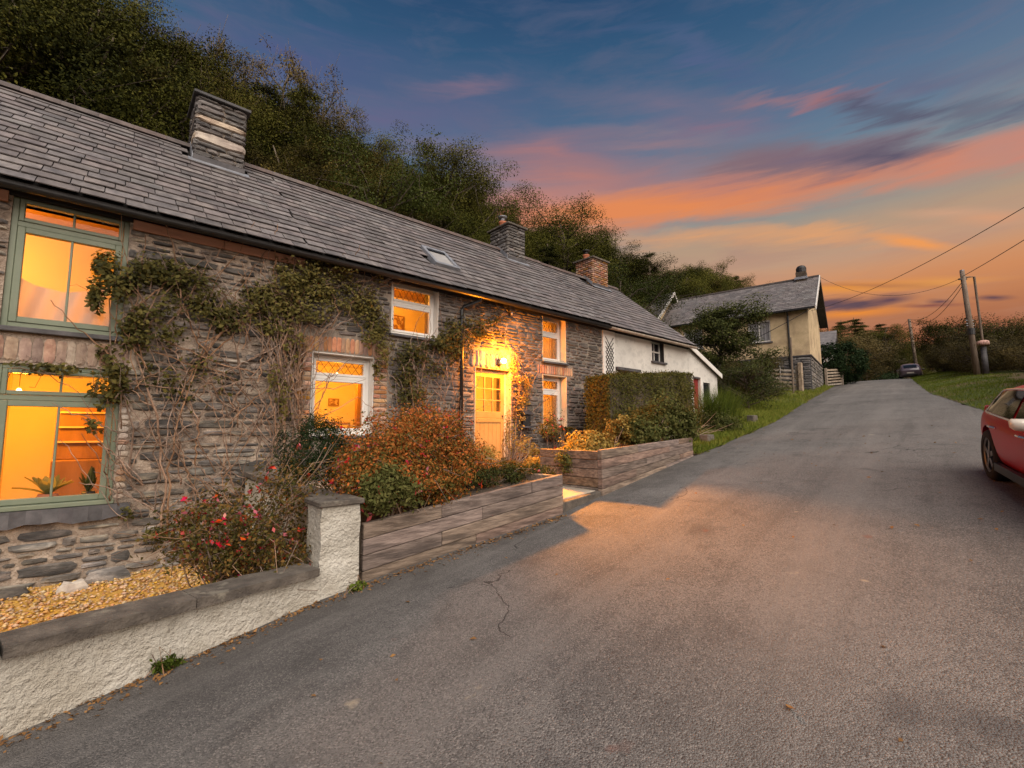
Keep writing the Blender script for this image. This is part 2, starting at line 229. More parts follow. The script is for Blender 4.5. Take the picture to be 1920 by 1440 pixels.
# road surface
def road_material():
    m = bpy.data.materials.new('asphalt'); m.use_nodes = True; t = m.node_tree; t.nodes.clear(); g = NG(t)
    pos = g.n('ShaderNodeNewGeometry').outputs['Position']; sep = g.n('ShaderNodeSeparateXYZ'); t.links.new(pos, sep.inputs[0])
    big = g.noise(pos, .55, 5, .55); mid = g.noise(pos, 2.6, 6, .65, .5); fine = g.noise(pos, 75, 3, .7)
    v1 = g.n('ShaderNodeTexVoronoi'); v1.inputs['Scale'].default_value = 125; t.links.new(pos, v1.inputs['Vector'])
    col = g.ramp(big, [(.33, (.138, .127, .119)), (.66, (.215, .199, .186))])
    col = g.mix(g.m('MULTIPLY', g.m('SUBTRACT', mid, .5), 2.4, clamp=True), col, (.075, .07, .068, 1))
    # stone chips
    hs = g.n('ShaderNodeSeparateColor'); t.links.new(v1.outputs['Color'], hs.inputs[0])
    col = g.mix(g.m('MULTIPLY', g.m('GREATER_THAN', hs.outputs[0], .78), .55), col, (.34, .305, .275, 1))
    col = g.mix(g.m('MULTIPLY', g.m('LESS_THAN', hs.outputs[1], .26), .55), col, (.04, .037, .035, 1))
    col = g.mix(g.m('MULTIPLY', g.m('SUBTRACT', fine, .45), 1.6, clamp=True), col, (.06, .055, .052, 1))
    # polished wheel track running up the hill
    off = g.m('SUBTRACT', sep.outputs[1], g.m('ADD', g.m('MULTIPLY', sep.outputs[0], .138), .62))
    tr1 = g.m('EXPONENT', g.m('MULTIPLY', g.m('POWER', g.m('ABSOLUTE', g.m('DIVIDE', off, .34)), 2.0), -1.0))
    tr2 = g.m('EXPONENT', g.m('MULTIPLY', g.m('POWER', g.m('ABSOLUTE', g.m('DIVIDE', g.m('SUBTRACT', off, 1.75), .4)), 2.0), -1.0))
    trk = g.m('MULTIPLY', g.m('ADD', tr1, g.m('MULTIPLY', tr2, .55)), g.m('MULTIPLY', g.m('ADD', .05, g.m('MULTIPLY', big, .5)), g.m('ADD', .4, mid)), clamp=True)
    col = g.mix(trk, col, (.235, .21, .19, 1))
    edg = g.m('MULTIPLY', g.m('MULTIPLY', g.m('ADD', g.m('SUBTRACT', off, 2.0), g.m('MULTIPLY', g.m('SUBTRACT', mid, .5), 2.2)), .9, clamp=True), .62)
    col = g.mix(edg, col, (.062, .056, .052, 1))
    mott = g.m('MULTIPLY', g.m('SUBTRACT', g.noise(pos, 6.5, 5, .7, .8), .52), 3.5, clamp=True); col = g.mix(g.m('MULTIPLY', mott, .35), col, (.065, .060, .057, 1))
    strk = g.noise(g.comb(g.m('MULTIPLY', off, 2.4), g.m('MULTIPLY', sep.outputs[0], .16), 1.0), 1.6, 5, .6, .3)
    col = g.mix(g.m('MULTIPLY', g.m('MULTIPLY', g.m('SUBTRACT', strk, .52), 6.0, clamp=True), .38), col, (.235, .215, .198, 1)); col = g.mix(g.m('MULTIPLY', g.m('MULTIPLY', g.m('SUBTRACT', .46, strk), 6.0, clamp=True), .30), col, (.075, .070, .066, 1))
    # dark old seams and cracks
    wv = g.n('ShaderNodeVectorMath', operation='ADD'); t.links.new(pos, wv.inputs[0])
    nz = g.n('ShaderNodeTexNoise'); nz.inputs['Scale'].default_value = 1.7; nz.inputs['Detail'].default_value = 6; t.links.new(pos, nz.inputs['Vector'])
    sv = g.n('ShaderNodeVectorMath', operation='SCALE'); t.links.new(nz.outputs['Color'], sv.inputs[0]); sv.inputs['Scale'].default_value = .8; t.links.new(sv.outputs[0], wv.inputs[1])
    vo = g.n('ShaderNodeTexVoronoi', feature='DISTANCE_TO_EDGE'); vo.inputs['Scale'].default_value = .42; t.links.new(wv.outputs[0], vo.inputs['Vector'])
    ck = g.m('MULTIPLY', g.m('LESS_THAN', vo.outputs['Distance'], .0024), g.m('GREATER_THAN', g.noise(pos, .8, 2), .585))
    col = g.mix(g.m('MULTIPLY', ck, .8), col, (.028, .025, .023, 1))
    # dark damp-looking old patches with a shape of their own, rust and lime spots
    pt = g.m('MULTIPLY', g.m('SUBTRACT', g.noise(pos, 1.15, 4, .6, .3), .60), 9.0, clamp=True)
    col = g.mix(g.m('MULTIPLY', pt, .5), col, (.062, .060, .062, 1))
    rs = g.m('MULTIPLY', g.m('SUBTRACT', g.noise(pos, 3.3, 3, .5), .73), 12.0, clamp=True)
    col = g.mix(g.m('MULTIPLY', rs, .5), col, (.20, .075, .05, 1))
    lm = g.m('MULTIPLY', g.m('SUBTRACT', g.noise(g.comb(sep.outputs[1], sep.outputs[0], 4.0), 2.9, 4, .6), .715), 14.0, clamp=True)
    col = g.mix(g.m('MULTIPLY', lm, .75), col, (.42, .35, .25, 1))
    p = g.n('ShaderNodeBsdfPrincipled'); t.links.new(col, p.inputs['Base Color']); p.inputs['Specular IOR Level'].default_value = .3
    g.put(p.inputs['Roughness'], g.m('SUBTRACT', .86, g.m('MULTIPLY', trk, .22)))
    b = g.n('ShaderNodeBump'); b.inputs['Strength'].default_value = .9; b.inputs['Distance'].default_value = .012
    hgt = g.m('ADD', g.m('MULTIPLY', v1.outputs['Distance'], -.7), g.m('ADD', g.m('MULTIPLY', fine, .6), g.m('MULTIPLY', ck, -1.5)))
    t.links.new(hgt, b.inputs['Height']); t.links.new(b.outputs[0], p.inputs['Normal'])
    t.links.new(p.outputs[0], g.n('ShaderNodeOutputMaterial').inputs[0]); MATS['asphalt'] = m
road_material()
M('ground_earth', (.045, .040, .016), (.085, .075, .028), .7, 8, .95, .8, 6, c3=(.06, .045, .025), s3=.35, a3=.7, bdist=.08)
M('verge_turf', (.05, .068, .014), (.10, .115, .024), 1.3, 8, .95, .9, 14, c3=(.15, .10, .05), s3=.55, a3=.9, lo3=.48, hi3=.58, bdist=.05)
# ------------------------------------------------------------------ mesh helpers
WL = {}
def wl(o): return WL.get(o.name, Vector((0, 0, 0))) if o else Vector((0, 0, 0))
def tag(o, label=None, cat=None, group=None, kind=None):
    if label: o['label'] = label
    if cat: o['category'] = cat
    if group: o['group'] = group
    if kind: o['kind'] = kind
    return o
def thing(name, label, cat, loc, group=None):
    o = bpy.data.objects.new(name, None); COL.objects.link(o); o.location = loc; o.empty_display_size = .2; WL[o.name] = Vector(loc)
    return tag(o, label, cat, group)
def np_mesh(name, V, F, smooth=False):
    V = np.asarray(V, np.float32); F = np.asarray(F, np.int32); k = F.shape[1]
    me = bpy.data.meshes.new(name); me.vertices.add(len(V)); me.vertices.foreach_set('co', V.ravel())
    me.loops.add(F.size); me.loops.foreach_set('vertex_index', F.ravel()); me.polygons.add(len(F))
    me.polygons.foreach_set('loop_start', np.arange(0, F.size, k, dtype=np.int32)); me.polygons.foreach_set('loop_total', np.full(len(F), k, np.int32))
    if smooth: me.polygons.foreach_set('use_smooth', np.ones(len(F), bool))
    me.update(calc_edges=True); return me
def place(name, me, mats, parent=None, loc=(0, 0, 0)):
    if not len(me.materials):
        for q in (mats if isinstance(mats, (list, tuple)) else [mats]): me.materials.append(MATS[q])
    o = bpy.data.objects.new(name, me); COL.objects.link(o); WL[o.name] = Vector(loc)
    if parent: o.parent = parent
    o.location = Vector(loc) - wl(parent); return o
class MB:
    def __init__(s): s.v = []; s.f = []
    def add(s, vs, fs):
        b = len(s.v); s.v += [tuple(map(float, p)) for p in vs]; s.f += [tuple(b + i for i in q) for q in fs]; return s
    def box(s, x0, x1, y0, y1, z0, z1):
        return s.add([(x0, y0, z0), (x1, y0, z0), (x1, y1, z0), (x0, y1, z0), (x0, y0, z1), (x1, y0, z1), (x1, y1, z1), (x0, y1, z1)],
                     [(0, 3, 2, 1), (4, 5, 6, 7), (0, 1, 5, 4), (1, 2, 6, 5), (2, 3, 7, 6), (3, 0, 4, 7)])
    def hexa(s, p):  # 8 corner points: bottom 4 then top 4
        return s.add(p, [(0, 3, 2, 1), (4, 5, 6, 7), (0, 1, 5, 4), (1, 2, 6, 5), (2, 3, 7, 6), (3, 0, 4, 7)])
    def beam(s, a, b, wd, ht, upv=(0, 0, 1)):
        a = Vector(a); b = Vector(b); d = (b - a).normalized(); r = d.cross(Vector(upv)); r = (r.normalized() if r.length > 1e-6 else Vector((1, 0, 0))) * wd / 2; u = r.cross(d).normalized() * ht / 2
        return s.hexa([a - r - u, a + r - u, b + r - u, b - r - u, a - r + u, a + r + u, b + r + u, b - r + u])
    def tube(s, pts, r0, r1=None, n=6):
        r1 = r0 if r1 is None else r1; pts = [Vector(p) for p in pts]; k = len(pts); rings = []
        ref = Vector((.31, .17, .93))
        for i, p in enumerate(pts):
            d = (pts[min(i + 1, k - 1)] - pts[max(i - 1, 0)]);
            d = d.normalized() if d.length > 1e-9 else Vector((0, 0, 1))
            a = d.cross(ref if abs(d.dot(ref)) < .95 else Vector((1, 0, 0))).normalized(); c = d.cross(a); r = r0 + (r1 - r0) * i / max(1, k - 1)
            rings.append([p + (a * math.cos(2 * math.pi * j / n) + c * math.sin(2 * math.pi * j / n)) * r for j in range(n)])
        fs = [(i * n + j, i * n + (j + 1) % n, (i + 1) * n + (j + 1) % n, (i + 1) * n + j) for i in range(k - 1) for j in range(n)]
        fs += [tuple(range(n - 1, -1, -1)), tuple((k - 1) * n + j for j in range(n))]
        return s.add([p for q in rings for p in q], fs)
    def lathe(s, c, prof, n=20):
        k = len(prof); vs = [(c[0] + r * math.cos(2 * math.pi * j / n), c[1] + r * math.sin(2 * math.pi * j / n), c[2] + z) for r, z in prof for j in range(n)]
        fs = [(i * n + j, i * n + (j + 1) % n, (i + 1) * n + (j + 1) % n, (i + 1) * n + j) for i in range(k - 1) for j in range(n)]
        if prof[0][0] > 1e-4: fs.append(tuple(range(n - 1, -1, -1)))
        if prof[-1][0] > 1e-4: fs.append(tuple((k - 1) * n + j for j in range(n)))
        return s.add(vs, fs)
    def ext(s, poly, a0, a1, ax='y'):  # extrude a polygon (two coords) along an axis
        mp = {'y': lambda p, a: (p[0], a, p[1]), 'x': lambda p, a: (a, p[0], p[1]), 'z': lambda p, a: (p[0], p[1], a)}[ax]; n = len(poly)
        return s.add([mp(p, a0) for p in poly] + [mp(p, a1) for p in poly], [tuple(range(n)), tuple(range(2 * n - 1, n - 1, -1))] + [(i, i + n, (i + 1) % n + n, (i + 1) % n) for i in range(n)])
    def build(s, name, mat, parent=None, smooth=False, bevel=0, origin=None, xf=None):
        V = np.array(s.v, float)
        if xf is not None: V = V @ np.array(xf.to_3x3()).T + np.array(xf.translation)
        lo, hi = V.min(0), V.max(0); o0 = np.array(origin) if origin is not None else np.array([(lo[0] + hi[0]) / 2, (lo[1] + hi[1]) / 2, lo[2]])
        me = bpy.data.meshes.new(name); me.from_pydata((V - o0).tolist(), [], s.f)
        bm = bmesh.new(); bm.from_mesh(me); bmesh.ops.recalc_face_normals(bm, faces=bm.faces)
        if bevel: bmesh.ops.bevel(bm, geom=list(bm.edges), offset=bevel, segments=1, affect='EDGES', clamp_overlap=True)
        bm.to_mesh(me); bm.free()
        if smooth: me.polygons.foreach_set('use_smooth', np.ones(len(me.polygons), bool))
        return place(name, me, mat, parent, o0)
def children(o): return [c for c in bpy.data.objects if c.parent == o]
KIDS = {}
def copy_tree(o, loc, rz=0.0, sc_=(1, 1, 1), label=None, kids=None):
    c = o.copy(); COL.objects.link(c); c.location = loc; c.rotation_euler = (0, 0, rz); c.scale = sc_
    if label: c['label'] = label
    for k in kids:
        d = k.copy(); COL.objects.link(d); d.parent = c
    return c
# leaves ---------------------------------------------------------------------
def leaf_mesh(P, N, L, Wd, rng, along=None, fold=.12, jitter=.35):
    n = len(P); N = N / (np.linalg.norm(N, axis=1, keepdims=True) + 1e-9)
    t = rng.normal(size=(n, 3)) if along is None else along + rng.normal(size=(n, 3)) * .35
    t -= N * np.sum(t * N, 1, keepdims=True); t /= np.linalg.norm(t, axis=1, keepdims=True) + 1e-9
    b = np.cross(N, t); s = (1 + rng.uniform(-jitter, jitter, (n, 1)))
    l = L * s; wd = Wd * s
    V = np.stack([P, P + t * l * .5 + b * wd * .5 + N * l * fold, P + t * l, P + t * l * .5 - b * wd * .5 + N * l * fold], 1).reshape(-1, 3)
    return V, np.arange(n * 4, dtype=np.int32).reshape(n, 4)
def ell(rng, n, shell=.5):
    d = rng.normal(size=(n, 3)); d /= np.linalg.norm(d, axis=1, keepdims=True); return d * (rng.uniform(0, 1, (n, 1)) ** shell)
def clumps(rng, c, r, nc, nl, spread=.25, shell=.4, upb=.3, rand=.7, half=False):
    r = np.array(r, float); c = np.array(c, float); cc = ell(rng, nc, shell)
    if half: cc[:, 2] = np.abs(cc[:, 2])
    k = rng.integers(0, nc, nl); p = cc[k] + np.clip(rng.normal(size=(nl, 3)), -1.8, 1.8) * spread * rng.uniform(.5, 1.2, (nl, 1))
    N = p + rng.normal(size=(nl, 3)) * rand + np.array([0, 0, upb]); return c + p * r, N, c + cc * r
def bush(name, label, cat, base, blobs_, mat, L, Wd, seed, group=None, stems=30, flowers=0, fmat='flower_red', stem_r=.006, stem_mat='vine_wood', spread=.25, shell=.4, sticks=0):
    """blobs_: (centre, radii, clumps, leaves) ; base: ground point"""
    rng = np.random.default_rng(seed); t = thing(name, label, cat, base, group); Ps, Ns, Cs = [], [], []
    for (c, r, nc, nl) in blobs_:
        p, N, cc = clumps(rng, c, r, nc, nl, spread, shell); Ps.append(p); Ns.append(N); Cs.append(cc)
    P = np.vstack(Ps); N = np.vstack(Ns); C = np.vstack(Cs); P[:, 2] = np.maximum(P[:, 2], base[2] + .02)
    V, F = leaf_mesh(P, N, L, Wd, rng); o0 = np.array(base)
    tag(place('foliage', np_mesh('foliage', V - o0, F), mat, t, base), kind='stuff')
    if stems:
        mb = MB()
        for i in rng.choice(len(C), min(stems, len(C)), replace=False):
            e = C[i]; b0 = np.array(base) + np.append(rng.normal(size=2) * .08, 0); md = (b0 + e) / 2 + rng.normal(size=3) * .06 + [0, 0, .05]; mb.tube([b0, md, e], stem_r * 1.4, stem_r * .6, 4)
        for i in range(sticks):
            e = C[rng.integers(len(C))]; d = e - P.mean(0); d /= np.linalg.norm(d); mb.tube([e - d * .1, e + d * .12 + rng.normal(size=3) * .05, e + d * rng.uniform(.2, .5) + rng.normal(size=3) * .12], stem_r * .7, stem_r * .3, 4)
        mb.build('stems', stem_mat, t)
    if flowers:
        idx = rng.choice(len(P), flowers, replace=False); c0 = P.mean(0); fp = P[idx] + (P[idx] - c0) * .08
        fp = np.repeat(fp, 5, 0) + rng.normal(size=(flowers * 5, 3)) * L * .35; V, F = leaf_mesh(fp, rng.normal(size=fp.shape), L * 1.4, L * .8, rng)
        tag(place('flowers', np_mesh('flowers', V - o0, F), fmat, t, base), kind='stuff')
    return t
# ------------------------------------------------------------------ terrain and road
LX = np.array([[-30, 1.2], [-8, 3.0], [-.3, 3.80], [1.83, 4.22], [4.57, 4.16], [5.57, 4.28], [9.1, 4.70], [15.35, 5.36], [22, 6.6], [31.25, 8.2], [45, 10.6], [56, 12.4], [80, 15.6], [120, 20]])
RX = np.array([[-30, -9.2], [0, -3.4], [8, -1.0], [17.4, .84], [26.7, 3.0], [40, 5.2], [56, 7.6], [80, 10.8], [120, 15]])
def zroad(x):
    q = (x - 56) / 5; sp = np.log1p(np.exp(np.clip(q, -30, 30))) * 5; return -1.6 + .12 * (x - sp * 1.12)
def eL(x): return np.interp(x, LX[:, 0], LX[:, 1])
def eR(x): return np.interp(x, RX[:, 0], RX[:, 1])
def sst(a, b, x): t = np.clip((x - a) / (b - a), 0, 1); return t * t * (3 - 2 * t)
def GZ(x, y):
    x = np.asarray(x, float); y = np.asarray(y, float); z = zroad(x) - .06
    tl = np.maximum(0, y - eL(x)); tr = np.maximum(0, eR(x) - y)
    z = z + sst(8, 13, x) * np.minimum(.5, tl * .16) + np.minimum(.28, tr * .16) + .05 * np.sin(x * 1.3 + y) * np.minimum(1, tr + tl * sst(9, 13, x))
    z = z - .55 * sst(.05, .25, tl) * sst(2.0, 1.75, x) * sst(11.5, 10.5, y)
    hill = -1.0 + np.minimum(y - 11.5, 34) * .5 + .5 * np.sin(x * .13) * sst(14, 24, y)
    k = 1.2; h = np.clip(.5 + .5 * (hill - z) / k, 0, 1); zz = z * (1 - h) + hill * h + k * h * (1 - h)
    return np.where(y > 10, zz, z)
gx = np.unique(np.concatenate([[-400, -200, -100, -60, -40, -30], np.arange(-24, -4, 2), np.arange(-4, 12, .25), np.arange(12, 40, .5), np.arange(40, 90, 1.5), [95, 105, 120, 150, 200, 300, 500, 900]]))
gy = np.unique(np.concatenate([[-900, -500, -250, -120, -60, -40, -28, -20], np.arange(-14, -2, 1), np.arange(-2, 14, .25), np.arange(14, 48, 1), [52, 60, 80, 120, 200, 400, 700]]))
XX, YY = np.meshgrid(gx, gy, indexing='ij'); ZZ = GZ(XX, YY); nx, ny = XX.shape
idx = np.arange(nx * ny).reshape(nx, ny); FQ = np.stack([idx[:-1, :-1], idx[1:, :-1], idx[1:, 1:], idx[:-1, 1:]], -1).reshape(-1, 4)
tag(place('ground', np_mesh('ground', np.stack([XX, YY, ZZ], -1).reshape(-1, 3), FQ, True), 'ground_earth'), 'rough earth and hillside under the wood and gardens', kind='structure')
def strip(name, xs, lo, hi, n, lift, mat, label):
    V = []
    for x in xs:
        for j in range(n + 1):
            y = lo(x) + (hi(x) - lo(x)) * j / n; V.append((x, y, lift(x, y, j / n)))
    F = [(i * (n + 1) + j, (i + 1) * (n + 1) + j, (i + 1) * (n + 1) + j + 1, i * (n + 1) + j + 1) for i in range(len(xs) - 1) for j in range(n)]
    return tag(place(name, np_mesh(name, V, F, True), mat), label, kind='structure')
xs = np.concatenate([np.arange(-30, -2, 2), np.arange(-2, 12, .25), np.arange(12, 110, 1.0)])
wob = lambda x: .05 * math.sin(x * 2.3) + .04 * math.sin(x * 5.1 + 1)
strip('road', xs, lambda x: eR(x) + wob(x) * 1.5, lambda x: eL(x) + (.06 if x < 9.2 else wob(x)), 10, lambda x, y, t: float(zroad(x)) - .05 * (2 * t - 1) ** 2 + .012, 'asphalt', 'worn grey asphalt lane climbing past the cottages')
vx = np.concatenate([np.arange(9.3, 40, .4), np.arange(40, 100, 1.2)])
strip('verge_left', vx, lambda x: eL(x) - .03, lambda x: eL(x) + (2.0 if x < 17 else 3.2), 8, lambda x, y, t: float(GZ(x, y)) + .03 + .015 * math.sin(x * 9 + y * 7), 'verge_turf', 'grassy verge along the cottage side of the lane')
strip('verge_right', np.concatenate([np.arange(4, 40, .4), np.arange(40, 100, 1.2)]), lambda x: eR(x) - 4.5, lambda x: eR(x) + .05, 12, lambda x, y, t: float(GZ(x, y)) + .03 + .015 * math.sin(x * 9 + y * 7), 'verge_turf', 'grassy verge across the lane under the poles')
def grass_tufts(name, label, pts, h, seed, mat='leaf_grass', kind='stuff', lean=.45):
    rng = np.random.default_rng(seed); P = np.array(pts, float); n = len(P); up = np.array([0, 0, 1.0]) + rng.normal(size=(n, 3)) * lean; N = rng.normal(size=(n, 3)); N[:, 2] *= .2
    V, F = leaf_mesh(P, N, h, h * .10 + .004, rng, along=up * 3, fold=.02); o0 = P.mean(0)
    return tag(place(name, np_mesh(name, V - o0, F), mat, None, o0), label, kind=kind)
def scatter(rng, n, xr, yf):  # points on the ground between two edges
    x = rng.uniform(*xr, n); a, b = yf(x); y = a + (b - a) * rng.uniform(0, 1, n); return np.stack([x, y, GZ(x, y) + .02], 1)
rg = np.random.default_rng(3)
grass_tufts('verge_grass', 'green grass growing on the verge beside the lane below the hedge', scatter(rg, 26000, (9.3, 22), lambda x: (eL(x) - .04, eL(x) + .9 + 1.2 * sst(12, 17, x))), .125, 1)
grass_tufts('verge_grass', 'rough grass on the verge in front of the field gate', scatter(rg, 16000, (22, 60), lambda x: (eL(x) - .05, eL(x) + 2.2)), .16, 2)
grass_tufts('verge_grass', 'bright grass on the verge around the telegraph pole', scatter(rg, 34000, (13, 60), lambda x: (eR(x) - 3.0 - .6 * np.sin(x), eR(x) + .04)), .10, 3)
# ------------------------------------------------------------------ pieces
def emit(name, pieces, mat, parent, limit=300, smooth=False, bevel=0):
    """pieces: MB list, nearest to the eye first become parts of their own"""
    def key(m): c = np.array(m.v).mean(0); return np.linalg.norm(c)
    pieces = sorted(pieces, key=key)
    for m in pieces[:limit]: m.build(name, mat, parent, smooth, bevel)
    if len(pieces) > limit:
        q = MB()
        for m in pieces[limit:]: q.add(m.v, m.f)
        tag(q.build(name + '_remainder', mat, parent, smooth), kind='stuff')
def stone(mp, u0, u1, v0, v1, d, k=11, cap=1.30, jit=1.0):
    """an uneven stone: ring on the wall, smaller ring proud of it, domed face"""
    cu, cv = (u0 + u1) / 2, (v0 + v1) / 2; a, b = (u1 - u0) / 2, (v1 - v0) / 2; m = MB(); ring = []
    ph = random.uniform(0, 1)
    for i in range(k):
        th = 2 * math.pi * (i + ph) / k; c, s = math.cos(th), math.sin(th); q = 1 / max(abs(c), abs(s)); q = min(q, cap)
        ring.append((c * q * a * (1 + random.uniform(-.10, .04) * jit), s * q * b * (1 + random.uniform(-.12, .05) * jit)))
    o = [mp(cu + x, cv + y, -.03) for x, y in ring]; p = [mp(cu + x * 1.0, cv + y * 1.0, d * random.uniform(.25, .55)) for x, y in ring]
    f = [mp(cu + x * (1 - .035 / max(a, .05)) * .98, cv + y * (1 - .012 / max(b, .02)) * .95, d * random.uniform(.8, 1.15)) for x, y in ring]
    n = k; m.add(o + p + f + [mp(cu + random.uniform(-.3, .3) * a, cv, d * random.uniform(.9, 1.2))], [(i, (i + 1) % n, n + (i + 1) % n, n + i) for i in range(n)] + [(n + i, n + (i + 1) % n, 2 * n + (i + 1) % n, 2 * n + i) for i in range(n)] + [(2 * n + i, 2 * n + (i + 1) % n, 3 * n) for i in range(n)])
    return m
def brick_piece(mp, u0, u1, v0, v1, d=.014): return stone(mp, u0, u1, v0, v1, d, 12, 1.40, .3)
def rubble(u0, u1, v0, v1, holes, rh, wr, gap, d, mp, skip=0.0, wave=.0):
    out = []; v = v0
    while v < v1 - .02:
        h = random.uniform(*rh) * (1.35 if random.random() < .15 else 1); h = min(h, v1 - v); u = u0 - random.uniform(0, .1)
        while u < u1:
            wd = random.uniform(*wr) * (h / ((rh[0] + rh[1]) / 2)) ** .4; a, b = max(u, u0), min(u + wd, u1); u += wd
            lo, hi = v + gap / 2, v + h - gap / 2 + random.uniform(-.012, .008)
            if random.random() < .22: # two thin stones share the place
                parts = [(lo, lo + (hi - lo) * .45), (lo + (hi - lo) * .55, hi)] if h > .085 else [(lo, hi)]
            else: parts = [(lo, hi)]
            for lo2, hi2 in parts:
                a2, b2 = a + gap / 2 + random.uniform(0, gap * .5), b - gap / 2 - random.uniform(0, gap * .5); ok = True; dv = wave * math.sin(a2 * 1.7) + random.uniform(-.006, .006)
                for (x0, x1, z0, z1) in holes:
                    if b2 > x0 - .005 and a2 < x1 + .005 and hi2 + dv > z0 - .005 and lo2 + dv < z1 + .005:
                        cl = [(x0 - .008 - a2, 'b', x0 - .008), (b2 - x1 - .008, 'a', x1 + .008)]; cl.sort(reverse=True)
                        if cl[0][0] > .06:
                            if cl[0][1] == 'b': b2 = cl[0][2]
                            else: a2 = cl[0][2]
                        else: ok = False
                if ok and b2 - a2 > .05 and hi2 - lo2 > .022 and random.random() > skip: out.append(stone(mp, a2, b2, lo2 + dv, hi2 + dv, d * random.uniform(.6, 1.3)))
        v += h
    return out
def wall_shell(u0, u1, v0, v1, holes, mp, thick, back=True):
    m = MB(); us = sorted({u0, u1, *[h[0] for h in holes], *[h[1] for h in holes]}); vs = sorted({v0, v1, *[h[2] for h in holes], *[h[3] for h in holes]})
    us = [u for u in us if u0 <= u <= u1]; vs = [v for v in vs if v0 <= v <= v1]
    for i in range(len(us) - 1):
        for j in range(len(vs) - 1):
            cu, cv = (us[i] + us[i + 1]) / 2, (vs[j] + vs[j + 1]) / 2
            if any(h[0] < cu < h[1] and h[2] < cv < h[3] for h in holes): continue
            q = [(us[i], vs[j]), (us[i + 1], vs[j]), (us[i + 1], vs[j + 1]), (us[i], vs[j + 1])]
            m.add([mp(a, b, 0) for a, b in q], [(0, 1, 2, 3)])
            if back: m.add([mp(a, b, -thick) for a, b in q], [(3, 2, 1, 0)])
    for (a, b, c, d) in holes:
        q = [(a, c), (b, c), (b, d), (a, d)]
        for i in range(4): p, r = q[i], q[(i + 1) % 4]; m.add([mp(*p, 0), mp(*p, -thick), mp(*r, -thick), mp(*r, 0)], [(0, 1, 2, 3)])
    q = [(u0, v0), (u1, v0), (u1, v1), (u0, v1)]
    for i in range(4): p, r = q[i], q[(i + 1) % 4]; m.add([mp(*p, 0), mp(*r, 0), mp(*r, -thick), mp(*p, -thick)], [(0, 1, 2, 3)])
    return m
FY = 7.6
fac = lambda u, v, w: (u, FY - w, v)
def rframe(m, x0, x1, z0, z1, y0, y1, t, tb=None):
    tb = tb or t; m.box(x0, x0 + t, y0, y1, z0, z1); m.box(x1 - t, x1, y0, y1, z0, z1); m.box(x0 + t, x1 - t, y0, y1, z1 - t, z1); m.box(x0 + t, x1 - t, y0, y1, z0, z0 + tb); return m
# ------------------------------------------------------------------ roofs
EY, EZ, RY = 7.33, 2.77, 10.0
RZ = 5.16; RS = (RZ - EZ) / (RY - EY); RA = math.atan(RS); RLEN = math.hypot(RY - EY, RZ - EZ)
def roofpt(u, s, w=0.0, dz=0.0): return (u, EY + s * math.cos(RA) - w * math.sin(RA), EZ + s * math.sin(RA) + w * math.cos(RA) + dz)
def roof_hit(px, py):
    d = ray(px, py); t = (EZ - RS * EY) / (d[2] - RS * d[1]); return d * t
def slate_roof(root, x0, x1, holes, seed, verge=None, dz=0.0, sag=0.0, limit=300, expo=.205, sw=(.29, .42)):
    rng = random.Random(seed); pcs = []; rows_ = int(RLEN / expo)
    ex = RLEN / rows_
    roof = MB()
    c = [(roofpt(x0, -.02, -.03, dz)), roofpt(x1, -.02, -.03, dz), roofpt(x1 if not verge else verge, RLEN, -.03, dz), roofpt(x0, RLEN, -.03, dz)]
    back = [(x, 2 * RY - EY, EZ + dz) for x in (x0, x1)]
    roof.add(c + [(x0, RY, RZ - .04 + dz), ((verge or x1), RY, RZ - .04 + dz), (x0, 2 * RY - EY, EZ + dz - .03), (x1, 2 * RY - EY, EZ + dz - .03)], [(0, 1, 2, 3), (4, 5, 7, 6)])
    rf = roof.build('roof', 'underlay', root)
    for r in range(rows_):
        s0 = r * ex - .01; u = x0 - (rng.uniform(.05, .25))
        while u < x1:
            wd = rng.uniform(*sw); a, b = max(u, x0), min(u + wd - .010, x1); u += wd
            if verge: b = min(b, x1 + (verge - x1) * (r + .5) / rows_)
            if b - a < .05: continue
            cu, cs = (a + b) / 2, s0 + ex / 2
            if any(h[0] < cu < h[1] and h[2] < cs < h[3] for h in holes): continue
            j = rng.uniform(-.006, .006); l = .032 + rng.uniform(-.004, .007); sk = rng.uniform(-.004, .004); dd = dz - sag * math.sin(math.pi * (cu - x0) / (x1 - x0))
            m = MB(); s1 = min(s0 + ex * 1.35, RLEN)
            m.hexa([roofpt(a, s0 + j, l - .012, dd), roofpt(b, s0 + j + sk, l - .012, dd), roofpt(b, s1, -.004, dd), roofpt(a, s1, -.004, dd), roofpt(a, s0 + j, l, dd), roofpt(b, s0 + j + sk, l + rng.uniform(-.002, .003), dd), roofpt(b, s1, .005, dd), roofpt(a, s1, .005, dd)])
            pcs.append(m)
    emit('slate', pcs, 'slate', rf, limit)
    u = x0; xe = verge or x1; tiles = []
    while u < xe - .05:
        b = min(u + .45, xe); m = MB(); pr = [(RY + .13 * math.cos(t), RZ - .045 + dz + .115 * math.sin(t)) for t in [math.pi * i / 6 for i in range(7)]]; m.ext(pr, u + .003, b, 'x'); tiles.append(m); u += .45
    for m in tiles: m.build('ridge_tile', 'ridge_tile', rf)
    return rf
